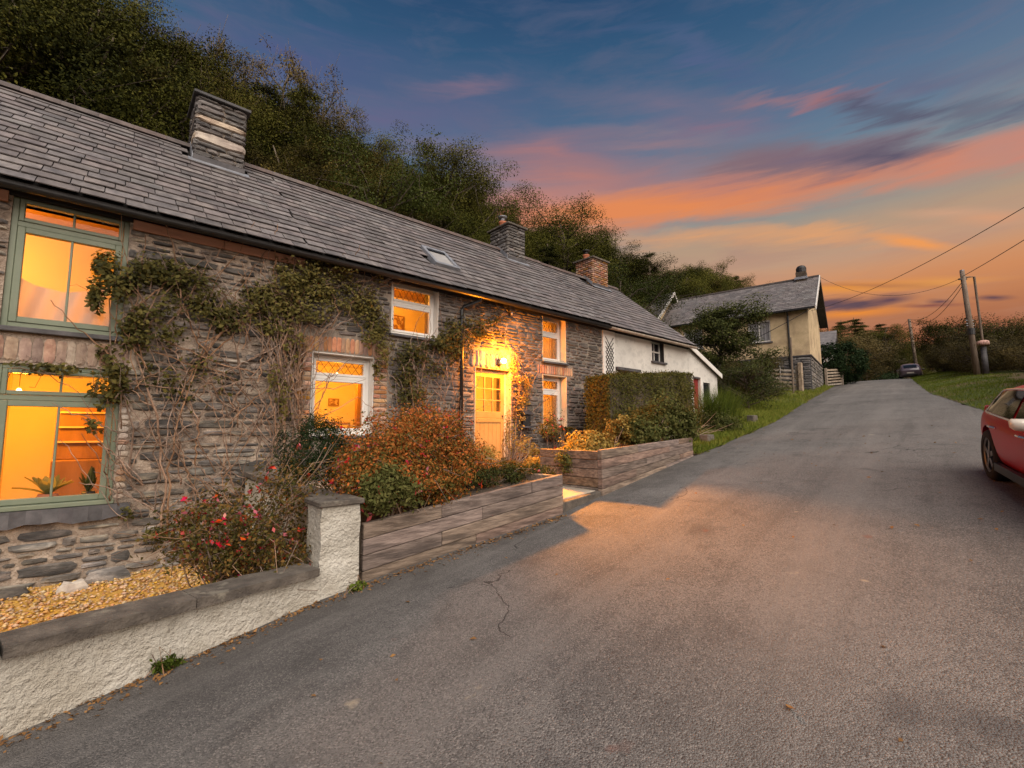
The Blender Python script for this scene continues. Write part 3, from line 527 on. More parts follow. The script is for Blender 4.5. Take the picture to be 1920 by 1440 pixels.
def chimney(root, x0, x1, y0, y1, z1, mat, capmat, brick=False, bands=(), pot=None, label=None):
    """stack straddling the ridge, built of coursed pieces round a core"""
    zb = min(RZ, EZ + RS * (y0 - EY)) - .35; core = MB().box(x0 + .03, x1 - .03, y0 + .03, y1 - .03, zb, z1 - .02).build('chimney', 'mortar_mid', root)
    faces = [(lambda u, v, w: (u, y0 + .03 - w, v), x0, x1), (lambda u, v, w: (x0 + .03 - w, y1 + y0 - u, v), y0, y1), (lambda u, v, w: (x1 - .03 + w, u, v), y0, y1)]
    for mp, a, b in faces:
        z = zb
        if brick:
            pcs = []; r = 0
            while z < z1 - .05:
                u = a - (.11 if r % 2 else 0)
                while u < b:
                    p, q = max(u, a), min(u + .213, b); u += .225
                    if q - p > .04: pcs.append(brick_piece(mp, p + .004, q - .004, z + .004, z + .066, .036))
                z += .075; r += 1
            for m in pcs: m.build('brick', 'brick', core)
        else:
            while z < z1 - .03:
                h = min(random.uniform(.055, .12), z1 - z); bd = [q for q in bands if q[0] <= z + h / 2 < q[1]]; u = a
                if bd: h = bd[0][1] - z
                while u < b - .02:
                    q = b if (bd and random.random() < .7) else min(b, u + random.uniform(.18, .5)); q = b if b - q < .1 else q
                    stone(mp, u + .004, q - .004, z + .004, z + h - .004, .045, 10).build('stone', 'stone_pale' if bd else mat, core); u = q
                z += h
    cp = MB(); cp.box(x0 - .06, x1 + .06, y0 - .06, y1 + .06, z1, z1 + .055); cp.build('cap', capmat, core, bevel=.008)
    fl = MB(); fl.hexa([(x0 - .02, y0 - .02, z1 + .055), (x1 + .02, y0 - .02, z1 + .055), (x1 + .02, y1 + .02, z1 + .055), (x0 - .02, y1 + .02, z1 + .055), (x0 + .14, y0 + .14, z1 + .12), (x1 - .14, y0 + .14, z1 + .12), (x1 - .14, y1 - .14, z1 + .12), (x0 + .14, y1 - .14, z1 + .12)]); fl.build('flaunching', 'stone_pale', core)
    zf = EZ + RS * (y0 - EY); MB().hexa([roofpt(x0 - .08, (y0 - EY) / math.cos(RA) - .14, .028), roofpt(x1 + .08, (y0 - EY) / math.cos(RA) - .14, .028), roofpt(x1 + .08, (y0 - EY) / math.cos(RA) + .02, .028), roofpt(x0 - .08, (y0 - EY) / math.cos(RA) + .02, .028), roofpt(x0 - .08, (y0 - EY) / math.cos(RA) - .14, .036), roofpt(x1 + .08, (y0 - EY) / math.cos(RA) - .14, .036), roofpt(x1 + .08, (y0 - EY) / math.cos(RA) + .02, .036), roofpt(x0 - .08, (y0 - EY) / math.cos(RA) + .02, .036)]).build('flashing', 'lead', core)
    MB().box(x0 - .012, x1 + .012, y0 - .035, y0 - .018, zf - .05, zf + .11).build('apron_flashing', 'slate_dark', core)
    ya, yb = y0 + .02, min(y1, RY)  # stepped soakers up the side that faces down the lane
    sk = MB(); sk.add([(x0 - .012, ya, EZ + RS * (ya - EY)), (x0 - .012, yb, EZ + RS * (yb - EY)), (x0 - .012, yb, EZ + RS * (yb - EY) + .13), (x0 - .012, ya, EZ + RS * (ya - EY) + .13), (x0 - .022, ya, EZ + RS * (ya - EY)), (x0 - .022, yb, EZ + RS * (yb - EY)), (x0 - .022, yb, EZ + RS * (yb - EY) + .13), (x0 - .022, ya, EZ + RS * (ya - EY) + .13)], [(0, 1, 2, 3), (7, 6, 5, 4), (0, 4, 5, 1), (1, 5, 6, 2), (2, 6, 7, 3), (3, 7, 4, 0)]); sk.build('side_flashing', 'lead', core)
    if pot:
        c = (pot[0], pot[1], z1 + .05); MB().lathe(c, [(.11, 0), (.125, .03), (.10, .06), (.095, .20), (.12, .22), (.12, .26), (.08, .27)], 16).build('chimney_pot', 'terra_pot', core, True)
        k = MB().lathe((c[0], c[1], c[2] + .27), [(.07, 0), (.07, .12), (.0, .12)], 14); k.lathe((c[0], c[1], c[2] + .39), [(.13, 0), (.135, .03), (.02, .07), (0, .07)], 14); k.build('cowl', 'black_iron' if brick else 'lead', core, True)
    return core
# ------------------------------------------------------------------ rooms behind the windows
WARM = (1.0, .355, .022)
def room(root, x0, x1, z0, z1, depth=1.9, power=26, lamp_at=(.5, .55, .75), ceil='interior_wall', y0=8.12, where=''):
    m = MB(); y1 = y0 + depth
    P = [(x0, y0, z0), (x1, y0, z0), (x1, y1, z0), (x0, y1, z0), (x0, y0, z1), (x1, y0, z1), (x1, y1, z1), (x0, y1, z1)]
    m.add(P, [(0, 1, 2, 3), (1, 5, 6, 2), (2, 6, 7, 3), (3, 7, 4, 0)]); m.build('interior', 'interior_wall', root)
    MB().add(P[4:], [(0, 3, 2, 1)]).build('ceiling', ceil, root); m = MB(); m.box(x0 + .01, x1 - .01, y1 - .03, y1 - .004, z0, z0 + .14); m.build('skirting', 'white_paint', root)
    c = (x0 + (x1 - x0) * lamp_at[0], y0 + depth * lamp_at[1], z0 + (z1 - z0) * lamp_at[2])
    t = thing('pendant_lamp', 'bare glowing bulb hanging inside the room behind ' + where, 'lamp', (c[0], c[1], c[2] - .035))
    MB().lathe((c[0], c[1], c[2] - .035), [(0, 0), (.025, .01), (.032, .035), (.022, .06), (.012, .075), (0, .075)], 12).build('bulb', 'room_bulb', t, True)
    MB().tube([(c[0], c[1], c[2] + .038), (c[0], c[1], z1)], .004, n=5).build('cord', 'black_plastic', t)
    l = bpy.data.lights.new('room_light', 'POINT'); l.energy = power * 4.0; l.color = WARM; l.shadow_soft_size = .08; o = bpy.data.objects.new('room_light', l); COL.objects.link(o); o.parent = t; o.location = Vector(c) - wl(t)
def pane(m_root, x0, x1, z0, z1, y, mat='pane_glass'):
    return MB().box(x0, x1, y, y + .006, z0, z1).build('pane', mat, m_root)
def diamonds(root, x0, x1, z0, z1, y, n, rows_=1):
    m = MB(); dx = (x1 - x0) / n; dzz = (z1 - z0) / rows_
    for i in range(n):
        for j in range(rows_):
            a, b = x0 + i * dx, z0 + j * dzz
            for p, q in (((a, b + dzz / 2), (a + dx / 2, b + dzz)), ((a + dx / 2, b + dzz), (a + dx, b + dzz / 2)), ((a, b + dzz / 2), (a + dx / 2, b)), ((a + dx / 2, b), (a + dx, b + dzz / 2))):
                m.beam((p[0], y, p[1]), (q[0], y, q[1]), .006, .006, (0, 1, 0))
    m.build('lead_cames', 'lead_came', root)
# ------------------------------------------------------------------ the left cottage: green windows, pale mortar
LC0, LC1 = -2.6, 2.28
GU = (-.92, .12, 1.16, 2.72); GD = (-.92, .16, -.90, .74)
lc = thing('stone_cottage', 'rubble stone cottage with green framed windows and pale mortar', 'cottage', (0, FY, -1.8))
arch_d = (-1.05, .28, .76, 1.08); sill_d = (-1.2, .36, -1.13, -.89)
wall_l = wall_shell(LC0, LC1, -2.4, 2.72, [GU, GD], fac, .5).build('wall', 'mortar_left', lc)
hol = [GU, GD, arch_d, sill_d, (-1.02, .2, 1.06, 1.18), (.16, .28, -.9, .3)]
emit('stone', rubble(LC0, LC1, -2.0, 2.66, hol, (.06, .135), (.13, .48), .026, .028, fac, skip=.15, wave=.03), 'stone_left', wall_l, 300)
MB().box(LC0, LC1, 10.9, 11.4, -2.4, 2.72).build('rear_wall', 'mortar_left', lc)
stone(fac, *[f(a, b) for f, a, b in ((lambda a, b: onf(440, 880)[0], 0, 0), (lambda a, b: onf(505, 880)[0], 0, 0), (lambda a, b: onf(470, 912)[2], 0, 0), (lambda a, b: onf(470, 866)[2], 0, 0))], .03, 12).build('stone', 'stone_mid', wall_l)
# soldier course of bricks over the lower window
u = arch_d[0]; k = 0
while u < arch_d[1] - .03:
    wd = random.uniform(.075, .115); brick_piece(fac, u + .004, u + wd - .004, .77 + random.uniform(-.01, .01), 1.05 + random.uniform(-.02, .01)).build('brick', 'brick_pale', wall_l); u += wd; k += 1
# flaking white-and-red brick jamb by the lower window
z = -.86
while z < .30:
    h = random.uniform(.06, .09); stone(fac, .175, .175 + random.uniform(.07, .12), z + .004, z + h - .004, .022, 8).build('brick', random.choice(['stone_pale', 'brick_pale', 'stone_pale']), wall_l); z += h
def green_window(x0, x1, z0, z1, top, split, y=7.63):
    wn = rframe(MB(), x0, x1, z0, z1, y, y + .10, .055).build('window', 'green_paint', lc, bevel=.004)
    MB().box(x0 + .055, x1 - .055, y, y + .10, split - .03, split + .03).build('transom', 'green_paint', wn, bevel=.004)
    a0, a1 = x0 + .058, x1 - .058
    for (q0, q1, t) in ((split + .033, z1 - .058, .045), (z0 + .058, split - .033, .065)):
        rframe(MB(), a0, a1, q0, q1, y - .012, y + .06, t).build('sash', 'green_paint', wn, bevel=.005)
        mx = (a0 + a1) / 2; MB().box(mx - .011, mx + .011, y - .004, y + .05, q0 + t, q1 - t).build('mullion', 'green_paint', wn, bevel=.003)
        pane(wn, a0 + t, mx - .011, q0 + t, q1 - t, y + .02); pane(wn, mx + .011, a1 - t, q0 + t, q1 - t, y + .02)
    return wn
wu = green_window(*GU, 0, 2.37); wd_ = green_window(*GD, 0, .36)
MB().box(GU[0] - .06, GU[1] + .06, FY - .07, FY + .05, GU[2] - .065, GU[2] - .006).build('sill', 'slate_dark', wu, bevel=.008)
MB().box(GD[0] - .02, GD[1] + .02, FY - .06, FY + .06, GD[2] + .0, GD[2] + .05).build('sill_board', 'green_paint', wd_, bevel=.006)
m = MB(); n = 12
for i in range(n):
    a, b = -1.2 + 1.54 * i / n, -1.2 + 1.54 * (i + 1) / n
    j = lambda t: .012 * math.sin(t * 9) + .008 * math.sin(t * 23)
    m.hexa([(a, FY - .10 + j(a), -1.07 + j(a + 2) * 1.4), (b, FY - .10 + j(b), -1.07 + j(b + 2) * 1.4), (b, FY + .05, -1.07), (a, FY + .05, -1.07), (a, FY - .08 + j(a), -.905), (b, FY - .08 + j(b), -.905), (b, FY + .05, -.902), (a, FY + .05, -.902)])
m.build('slate_sill', 'slate_dark', wd_)
for (a, b) in ((GU[1] + .03, 1.16), (1.165, LC1), (LC0, GU[0] - .03)): MB().box(a, b, FY - .05, FY - .012, 2.57, 2.70).build('fascia_board', 'terracotta_board', lc, bevel=.004)
rf_l = slate_roof(lc, LC0, LC1, [(.9, 1.72, 2.9, 9)], 11, limit=300)
def gutter(root, x0, x1, z=2.70, mat='black_plastic', y=EY - .02):
    pr = [(y + .06 * math.cos(t), z + .06 * math.sin(t)) for t in [math.pi + math.pi * i / 8 for i in range(9)]]; pr += [(y + .052 * math.cos(t), z + .052 * math.sin(t)) for t in [2 * math.pi - math.pi * i / 8 for i in range(9)]]
    g_ = MB().ext(pr, x0, x1, 'x').build('gutter', mat, root, False)
    MB().box(x0, x1, FY - .03, FY + .02, z - .03, z + .03).build('soffit_board', 'underlay', root)
    MB().hexa([(x0, y + .05, z + .02), (x1, y + .05, z + .02), (x1, FY, z + .02), (x0, FY, z + .02), (x0, y + .05, z + .055), (x1, y + .05, z + .055), (x1, FY, z + .055), (x0, FY, z + .055)]).build('eaves_board', 'underlay', root)
    return g_
gutter(lc, LC0, LC1)
chimney(lc, .92, 1.70, 9.50, 10.35, 5.95, 'stone_chimney', 'slate_dark', bands=((5.12, 5.30), (5.50, 5.60)))
room(lc, -2.6, 1.3, .95, 3.12, 1.9, 36, (.30, .4, .66), 'interior_wood', where='the upper green window'); room(lc, -2.0, 1.3, -1.3, .85, 2.4, 36, (.35, .35, .84), where='the lower green window')
# draped cloth inside the upper window
V = []; nu, nvv = 40, 18; F = []
for i in range(nu + 1):
    for j in range(nvv + 1):
        a = i / nu; b = j / nvv; topz = 1.98 - .30 * math.sin(math.pi * min(1, a * 1.15)) ** .8 * .9 if a < .87 else 1.86
        V.append((-1.05 + 1.3 * a, 7.95 + .03 * math.sin(a * 30 + b * 3 + 4 * a * b) + .05 * b, 1.0 + (topz - 1.0) * (1 - b)))
for i in range(nu):
    for j in range(nvv): F.append((i * (nvv + 1) + j, (i + 1) * (nvv + 1) + j, (i + 1) * (nvv + 1) + j + 1, i * (nvv + 1) + j + 1))
o0 = np.array((-.4, 7.95, 1.0)); tag(place('draped_cloth', np_mesh('draped_cloth', np.array(V) - o0, F, True), 'cloth', None, o0), 'pale cloth hung across the upper green window', 'cloth')
# dresser and plants inside the lower window
t = thing('dresser', 'dark wooden dresser inside the lower green window', 'dresser', (-.2, 9.6, -1.3)); MB().box(-.50, .30, 9.35, 9.95, -1.3, -.45).build('cabinet', 'interior_wood', t, bevel=.01); MB().box(-.50, .30, 9.65, 9.95, -.449, .55).build('shelf_unit', 'interior_wood', t, bevel=.01)
for k in range(3): MB().box(-.47, .27, 9.60, 9.649, -.2 + k * .22, -.175 + k * .22).build('shelf', 'cream_paint', t)
MB().box(-1.5, .6, 7.78, 8.10, -1.0, -.905).build('window_board', 'cream_paint', lc, bevel=.01)
def houseplant(name, label, c, nl, L, mat, pot, pr, upright=.6, seed=1):
    rng = random.Random(seed); t = thing(name, label, 'plant', c); MB().lathe(c, [(pr * .7, 0), (pr * .95, .05), (pr, .10), (pr * .85, .14), (pr * .8, .13)], 16).build('pot', pot, t, True)
    for i in range(nl):
        a = 2 * math.pi * i / nl + rng.uniform(-.3, .3); e = upright + rng.uniform(-.25, .3); l = L * rng.uniform(.7, 1.1); m = MB(); pts = []
        for k in range(6):
            s = k / 5; r = l * s * math.cos(e) ; z = .12 + l * s * math.sin(e) - .25 * l * s * s * math.cos(e); wdt = .042 * L / .3 * math.sin(math.pi * min(1, .12 + s * .88)) + .003
            px_, py_ = c[0] + r * math.cos(a), c[1] + r * math.sin(a) * .55; nx_, ny_ = -math.sin(a), math.cos(a)
            pts.append(((px_ + nx_ * wdt, py_ + ny_ * wdt, c[2] + z + .015), (px_, py_, c[2] + z), (px_ - nx_ * wdt, py_ - ny_ * wdt, c[2] + z + .015)))
        m.add([p for q in pts for p in q], [(k * 3 + j, k * 3 + j + 1, k * 3 + j + 4, k * 3 + j + 3) for k in range(5) for j in range(2)]); m.build('leaf', mat, t, True)
houseplant('houseplant', 'broad leaved yellow green houseplant on the window board', (-.42, 7.93, -.905), 16, .34, 'leaf_house', 'terra_pot', .10, .75, 3)
houseplant('houseplant', 'upright spiky houseplant in a dark pot beside the broad leaved one', (-.06, 7.92, -.905), 9, .30, 'leaf_shrub', 'black_iron', .07, 1.35, 5)
# ------------------------------------------------------------------ the middle cottage: white windows, dark slate courses
MC0, MC1 = 2.28, 9.92
mc = thing('stone_cottage', 'dark slate stone cottage with white windows and lamp lit door', 'cottage', (6, FY, -.9))
W1 = (2.46, 3.50, -.10, 1.24); W2 = (3.80, 4.79, 1.72, 2.74); W3 = (7.66, 8.49, -.02, 1.28); W4 = (7.66, 8.48, 1.60, 2.74); DR = (5.69, 6.68, -.78, 1.27)
wall_m = wall_shell(MC0, MC1, -2.0, 2.72, [W1, W2, W3, W4, DR], fac, .5).build('wall', 'mortar_mid', mc)
hol = [W1, W2, W3, W4, DR, (2.24, 3.80, 1.24, 1.56), (2.24, 2.46, -.3, 1.24), (3.50, 3.78, -.3, 1.24), (7.45, 8.72, 1.28, 1.52), (5.55, 6.85, 1.27, 1.66)]
emit('stone', rubble(MC0, MC1, -1.1, 2.66, hol, (.055, .115), (.12, .40), .016, .026, fac, skip=.03, wave=.012), 'stone_mid', wall_m, 300)
MB().box(MC0, MC1, 10.9, 11.4, -2, 2.72).build('rear_wall', 'mortar_mid', mc)
u = 2.26; k = 0
while u < 3.77:  # brick soldiers over W1, slightly arched
    wd = .072 + random.uniform(-.006, .01); ar = .05 * (1 - ((u - 3.0) / .78) ** 2); brick_piece(fac, u + .003, u + wd - .003, 1.25 + ar * .4, 1.47 + ar).build('brick', 'brick', wall_m); u += wd
for (a, b) in ((2.25, 2.455), (3.505, 3.76)):
    z = -.3; r = 0
    while z < 1.24:
        cuts = [a, b] if r % 2 == 0 else [a, (a + b) / 2, b]
        for p, q in zip(cuts[:-1], cuts[1:]): brick_piece(fac, p + .004, q - .004, z + .005, z + .068).build('brick', 'brick', wall_m)
        z += .076; r += 1
u = 7.5
while u < 8.68: wd = .075 + random.uniform(-.006, .01); brick_piece(fac, u + .003, u + wd - .003, 1.30, 1.50).build('brick', 'brick', wall_m); u += wd
u = 5.57
while u < 6.80: wd = random.uniform(.09, .17); stone(fac, u + .005, u + wd - .005, 1.285, 1.60 + random.uniform(-.03, .04), .03, 9).build('lintel_stone', 'brick_pale', wall_m); u += wd
def white_window(H, split, y, nd, reveal_mat='white_paint', extra=None, rows_=1):
    x0, x1, z0, z1 = H; wn = rframe(MB(), x0 + .012, x1 - .012, z0 + .012, z1 - .012, y, y + .07, .06).build('window', 'white_paint', mc, bevel=.005)
    # painted reveals lining the opening
    for (a, b, c, d, nm) in ((x0 + .001, x0 + .011, z0 + .012, z1 - .012, 'reveal'), (x1 - .011, x1 - .001, z0 + .012, z1 - .012, 'reveal'), (x0 + .001, x1 - .001, z1 - .0115, z1 - .001, 'reveal')): MB().box(a, b, FY - .012, y + .07, c, d).build(nm, reveal_mat, wn)
    MB().box(x0 + .001, x1 - .001, FY - .04, y + .07, z0 + .001, z0 + .0115).build('sill', 'white_paint', wn)
    MB().box(x0 - .04, x1 + .04, FY - .075, FY - .005, z0 - .05, z0 - .002).build('sill_slab', 'slate_dark', wn, bevel=.006)
    a0, a1 = x0 + .075, x1 - .075; MB().box(a0 - .002, a1 + .002, y - .008, y + .06, split - .028, split + .028).build('transom', 'white_paint', wn, bevel=.005)
    for (q0, q1) in ((split + .029, z1 - .075), (z0 + .075, split - .029)):
        rframe(MB(), a0, a1, q0, q1, y - .014, y + .05, .042).build('sash', 'white_paint', wn, bevel=.006); pane(wn, a0 + .042, a1 - .042, q0 + .042, q1 - .042, y + .018)
    diamonds(wn, a0 + .044, a1 - .044, split + .073, z1 - .119, y + .008, nd, rows_); return wn
white_window(W1, .86, 7.76, 6); white_window(W2, 2.34, 7.74, 6); white_window(W3, .90, 7.80, 4, 'cream_paint'); white_window(W4, 2.30, 7.78, 4, 'cream_paint')
# the door
dn = rframe(MB(), DR[0] + .012, DR[1] - .012, DR[2], DR[3] - .012, 7.74, 7.82, .06, .03).build('door_frame', 'cream_paint', mc, bevel=.005)
for (a, b) in ((DR[0] + .001, DR[0] + .011), (DR[1] - .011, DR[1] - .001)): MB().box(a, b, FY - .012, 7.82, DR[2] + .001, DR[3] - .001).build('reveal', 'cream_paint', dn)
dx0, dx1, dz0, dz1 = DR[0] + .075, DR[1] - .075, DR[2] + .035, DR[3] - .075; zm = .24
dl = rframe(MB(), dx0, dx1, zm, dz1, 7.75, 7.795, .085, .14).build('door', 'door_paint_lampglow', mc, bevel=.005)
gx0, gx1, gz0, gz1 = dx0 + .085, dx1 - .085, zm + .14, dz1 - .085
for i in (1, 2): MB().box(gx0 + (gx1 - gx0) * i / 3 - .011, gx0 + (gx1 - gx0) * i / 3 + .011, 7.753, 7.79, gz0, gz1).build('glazing_bar', 'door_paint_lampglow', dl)
for i in (1, 2): MB().box(gx0, gx1, 7.756, 7.787, gz0 + (gz1 - gz0) * i / 3 - .011, gz0 + (gz1 - gz0) * i / 3 + .011).build('glazing_bar', 'door_paint_lampglow', dl)
for i in range(3):
    for j in range(3): MB().box(gx0 + (gx1 - gx0) * i / 3 + .011, gx0 + (gx1 - gx0) * (i + 1) / 3 - .011, 7.770, 7.776, gz0 + (gz1 - gz0) * j / 3 + .011, gz0 + (gz1 - gz0) * (j + 1) / 3 - .011).build('pane', 'pane_glass', dl)
rframe(MB(), dx0, dx1, dz0, zm - .004, 7.75, 7.795, .085, .16).build('lower_frame', 'door_paint_lampglow', dl, bevel=.005)
for i in range(6): a = dx0 + .085 + (dx1 - dx0 - .17) * i / 6; MB().box(a + .002, a + (dx1 - dx0 - .17) / 6 - .002, 7.765, 7.785, dz0 + .16, zm - .09).build('board', 'door_paint_lampglow', dl, bevel=.003)
MB().lathe((dx1 - .045, 7.745, zm + .05), [(0, -.02), (.022, -.01), (.022, .01), (0, .02)], 12).build('handle', 'black_iron', dl, True)
rf_m = slate_roof(mc, MC0, MC1 + .02, [(4.92, 5.55, .86, 1.70), (8.3, 8.95, 2.85, 9)], 12)
gutter(mc, MC0, MC1)
chimney(mc, 8.30, 8.95, 9.55, 10.4, 5.80, 'stone_chimney', 'coping', pot=(8.55, 10.1))
# skylight in the roof
sk = thing('skylight', 'open edged skylight with pale glass set in the slate roof', 'skylight', roofpt(5.22, 1.25))
def roofbox(a, b, s0, s1, w0, w1): return MB().hexa([roofpt(a, s0, w0), roofpt(b, s0, w0), roofpt(b, s1, w0), roofpt(a, s1, w0), roofpt(a, s0, w1), roofpt(b, s0, w1), roofpt(b, s1, w1), roofpt(a, s1, w1)])
for (a, b, s0, s1) in ((4.93, 5.00, .86, 1.70), (5.47, 5.54, .86, 1.70), (5.00, 5.47, .86, .94), (5.00, 5.47, 1.62, 1.70)): roofbox(a, b, s0, s1, -.03, .085).build('frame', 'lead', sk, bevel=.006)
roofbox(5.00, 5.47, .94, 1.62, .03, .045).build('pane', 'sky_blind', sk)
roofbox(5.0, 5.47, 1.54, 1.62, .05, .075).build('blind_box', 'black_plastic', sk)
# downpipe, lamp, letter box, security light
MB().tube([(5.62, EY - .02, 2.66), (5.62, EY - .02, 2.60), (5.33, FY - .09, 2.46), (5.30, FY - .09, 2.38), (5.30, FY - .09, -.85)], .036, n=10).build('downpipe', 'black_plastic', mc, True)
for z in (2.2, 1.2, .2): MB().lathe((5.30, FY - .09, z), [(.038, 0), (.048, .005), (.048, .05), (.038, .055)], 12).build('pipe_collar', 'black_plastic', mc)
lp = thing('wall_lamp', 'glowing round lamp fixed on the wall over the front door', 'lamp', (6.30, FY - .04, 1.42))
LPX = (6.30, FY - .20, 1.44)
MB().lathe((6.30, FY - .06, 1.36), [(0, 0), (.05, .0), (.055, .03), (.05, .12), (0, .12)], 14).build('backplate', 'black_iron', lp, True)
MB().tube([(6.30, FY - .08, 1.47), (6.30, FY - .12, 1.53), (LPX[0], LPX[1], 1.525)], .01, n=6).build('arm', 'black_iron', lp)
MB().lathe((LPX[0], LPX[1], LPX[2] - .055), [(0, 0), (.03, .008), (.052, .035), (.055, .055), (.05, .08), (.03, .105), (.0, .11)], 16).build('globe', 'bulb', lp, True)
pl = bpy.data.lights.new('lamp_light', 'POINT'); pl.energy = 420; pl.color = (1.0, .27, .012); pl.shadow_soft_size = .05; po = bpy.data.objects.new('lamp_light', pl); COL.objects.link(po); po.parent = lp; po.location = Vector((LPX[0], LPX[1] - .08, LPX[2])) - wl(lp)
ps = bpy.data.lights.new('lamp_pool_spot', 'SPOT'); ps.energy = 4200; ps.color = (1.0, .33, .02); ps.spot_size = R(45); ps.spot_blend = 1.0; ps.shadow_soft_size = .16; pso = bpy.data.objects.new('lamp_pool_spot', ps); COL.objects.link(pso); pso.parent = lp  # spot added at the lamp to throw a pool of light by the step
pso.location = Vector((LPX[0], LPX[1] - .08, LPX[2])) - wl(lp); pso.rotation_euler = Vector((-1.10, -3.45, -2.45)).to_track_quat('-Z', 'Y').to_euler()
lb = thing('letter_box', 'black hooded letter box on the wall beside the door', 'letter box', (7.03, FY - .1, .05))
MB().box(6.92, 7.14, FY - .15, FY - .03, .08, .32).build('box', 'black_iron', lb, bevel=.01)
MB().ext([(6.88, .33), (7.18, .33), (7.16, .36), (7.03, .43), (6.90, .36)], FY - .20, FY - .02, 'y').build('hood', 'slate_dark', lb); MB().box(6.80, 7.0, FY - .19, FY - .03, .385, .405).build('shelf', 'slate_dark', lb)
MB().box(6.86, 7.2, FY - .17, FY - .02, .03, .075).build('ledge', 'slate_dark', lb)
sl = thing('security_light', 'small dark security light under the eaves over the door', 'light', (6.59, FY - .08, 2.56)); MB().box(6.52, 6.68, FY - .16, FY - .06, 2.56, 2.68).build('housing', 'black_iron', sl, bevel=.012); MB().box(6.56, 6.64, FY - .06, FY - .025, 2.58, 2.64).build('bracket', 'lead', sl); MB().lathe((6.60, FY - .12, 2.50), [(0, 0), (.025, .01), (.028, .05), (.02, .06)], 10).build('sensor', 'lead', sl, True)
# rooms
room(mc, 2.34, 4.6, -.8, 1.45, 2.6, 34, (.5, .42, .84), where='the brick edged window'); room(mc, 3.3, 6.7, 1.55, 3.25, 2.2, 36, (.32, .5, .8), 'interior_wood', where='the wide diamond paned upper window'); room(mc, 7.2, 9.2, -.6, 1.45, 1.6, 24, (.45, .5, .8), where='the lower curtained window'); room(mc, 7.2, 9.2, 1.52, 2.75, 1.6, 20, (.45, .5, .75), where='the upper curtained window'); room(mc, 5.1, 6.9, -.8, 1.45, 2.2, 26, (.35, .6, .84), y0=8.13, where='the glazed front door')
def picture(label, c, wd, ht): t = thing('picture_frame', label, 'picture', (c[0], c[1], c[2] - ht / 2)); rframe(MB(), c[0] - wd / 2, c[0] + wd / 2, c[2] - ht / 2, c[2] + ht / 2, c[1] - .025, c[1], .022).build('frame', 'interior_wood', t); MB().box(c[0] - wd / 2 + .022, c[0] + wd / 2 - .022, c[1] - .012, c[1] - .002, c[2] - ht / 2 + .022, c[2] + ht / 2 - .022).build('print', 'art', t)
picture('small framed picture hung in the room with the brick edged window', (3.98, 10.71, .62), .24, .17); picture('larger dark framed picture hung in the bedroom with the diamond panes', (5.25, 10.31, 2.62), .50, .36)
MB().box(3.98, 4.26, 9.4, 9.5, -.8, .98).build('inner_door', 'interior_wood', mc, bevel=.01); MB().box(3.30, 3.345, 10.4, 10.69, -.8, 1.3).build('chimney_breast', 'cream_paint', mc)
def dining_chair(label, c, rz):
    t = thing('dining_chair', label, 'chair', c); X = Matrix.Translation(c) @ Matrix.Rotation(rz, 4, 'Z')
    MB().box(-.2, .2, -.2, .2, .43, .47).build('seat', 'interior_wood', t, xf=X, bevel=.008)
    for a, b in ((-.18, -.18), (.18, -.18), (-.18, .18), (.18, .18)): MB().box(a - .018, a + .018, b - .018, b + .018, 0, .43).build('leg', 'interior_wood', t, xf=X)
    for a in (-.18, .18): MB().box(a - .018, a + .018, .165, .195, .47, .95).build('back_post', 'interior_wood', t, xf=X)
    for z in (.62, .76, .90): MB().box(-.162, .162, .17, .19, z, z + .05).build('back_slat', 'interior_wood', t, xf=X)
dining_chair('wooden dining chair inside the brick edged window', (3.55, 9.3, -.8), .4); dining_chair('second wooden dining chair near the inner door', (3.82, 9.9, -.8), -.5)
for (a, b, z0, z1) in ((-1.02, -.86, -.86, .72), (.02, .12, -.86, .72)): pass
V = [(-.93 + .13 * i / 12, 7.86 + .02 * math.sin(i * 1.9), z) for i in range(13) for z in (-.9, .66)]; o0 = np.array((-.86, 7.86, -.9)); tag(place('curtain', np_mesh('curtain', np.array(V) - o0, [(2 * i, 2 * i + 2, 2 * i + 3, 2 * i + 1) for i in range(12)], True), 'curtain', None, o0), 'narrow curtain at the edge of the lower green window', 'curtain')
for (x0, x1, z0, z1, lab) in ((7.72, 8.42, -.05, 1.24, 'yellow curtain drawn behind the lower window beside the letter box'), (7.72, 8.42, 1.62, 2.72, 'yellow curtain drawn behind the upper window above the brick lintel')):
    V = [(x0 + (x1 - x0) * i / 60, 8.02 + .035 * math.sin(i * .9) + .01 * math.sin(i * 2.3), z0 + (z1 - z0) * j) for i in range(61) for j in (0, 1)]; F = [(2 * i, 2 * i + 2, 2 * i + 3, 2 * i + 1) for i in range(60)]; o0 = np.array(((x0 + x1) / 2, 8.02, z0)); tag(place('curtain', np_mesh('curtain', np.array(V) - o0, F, True), 'curtain', None, o0), lab, 'curtain')
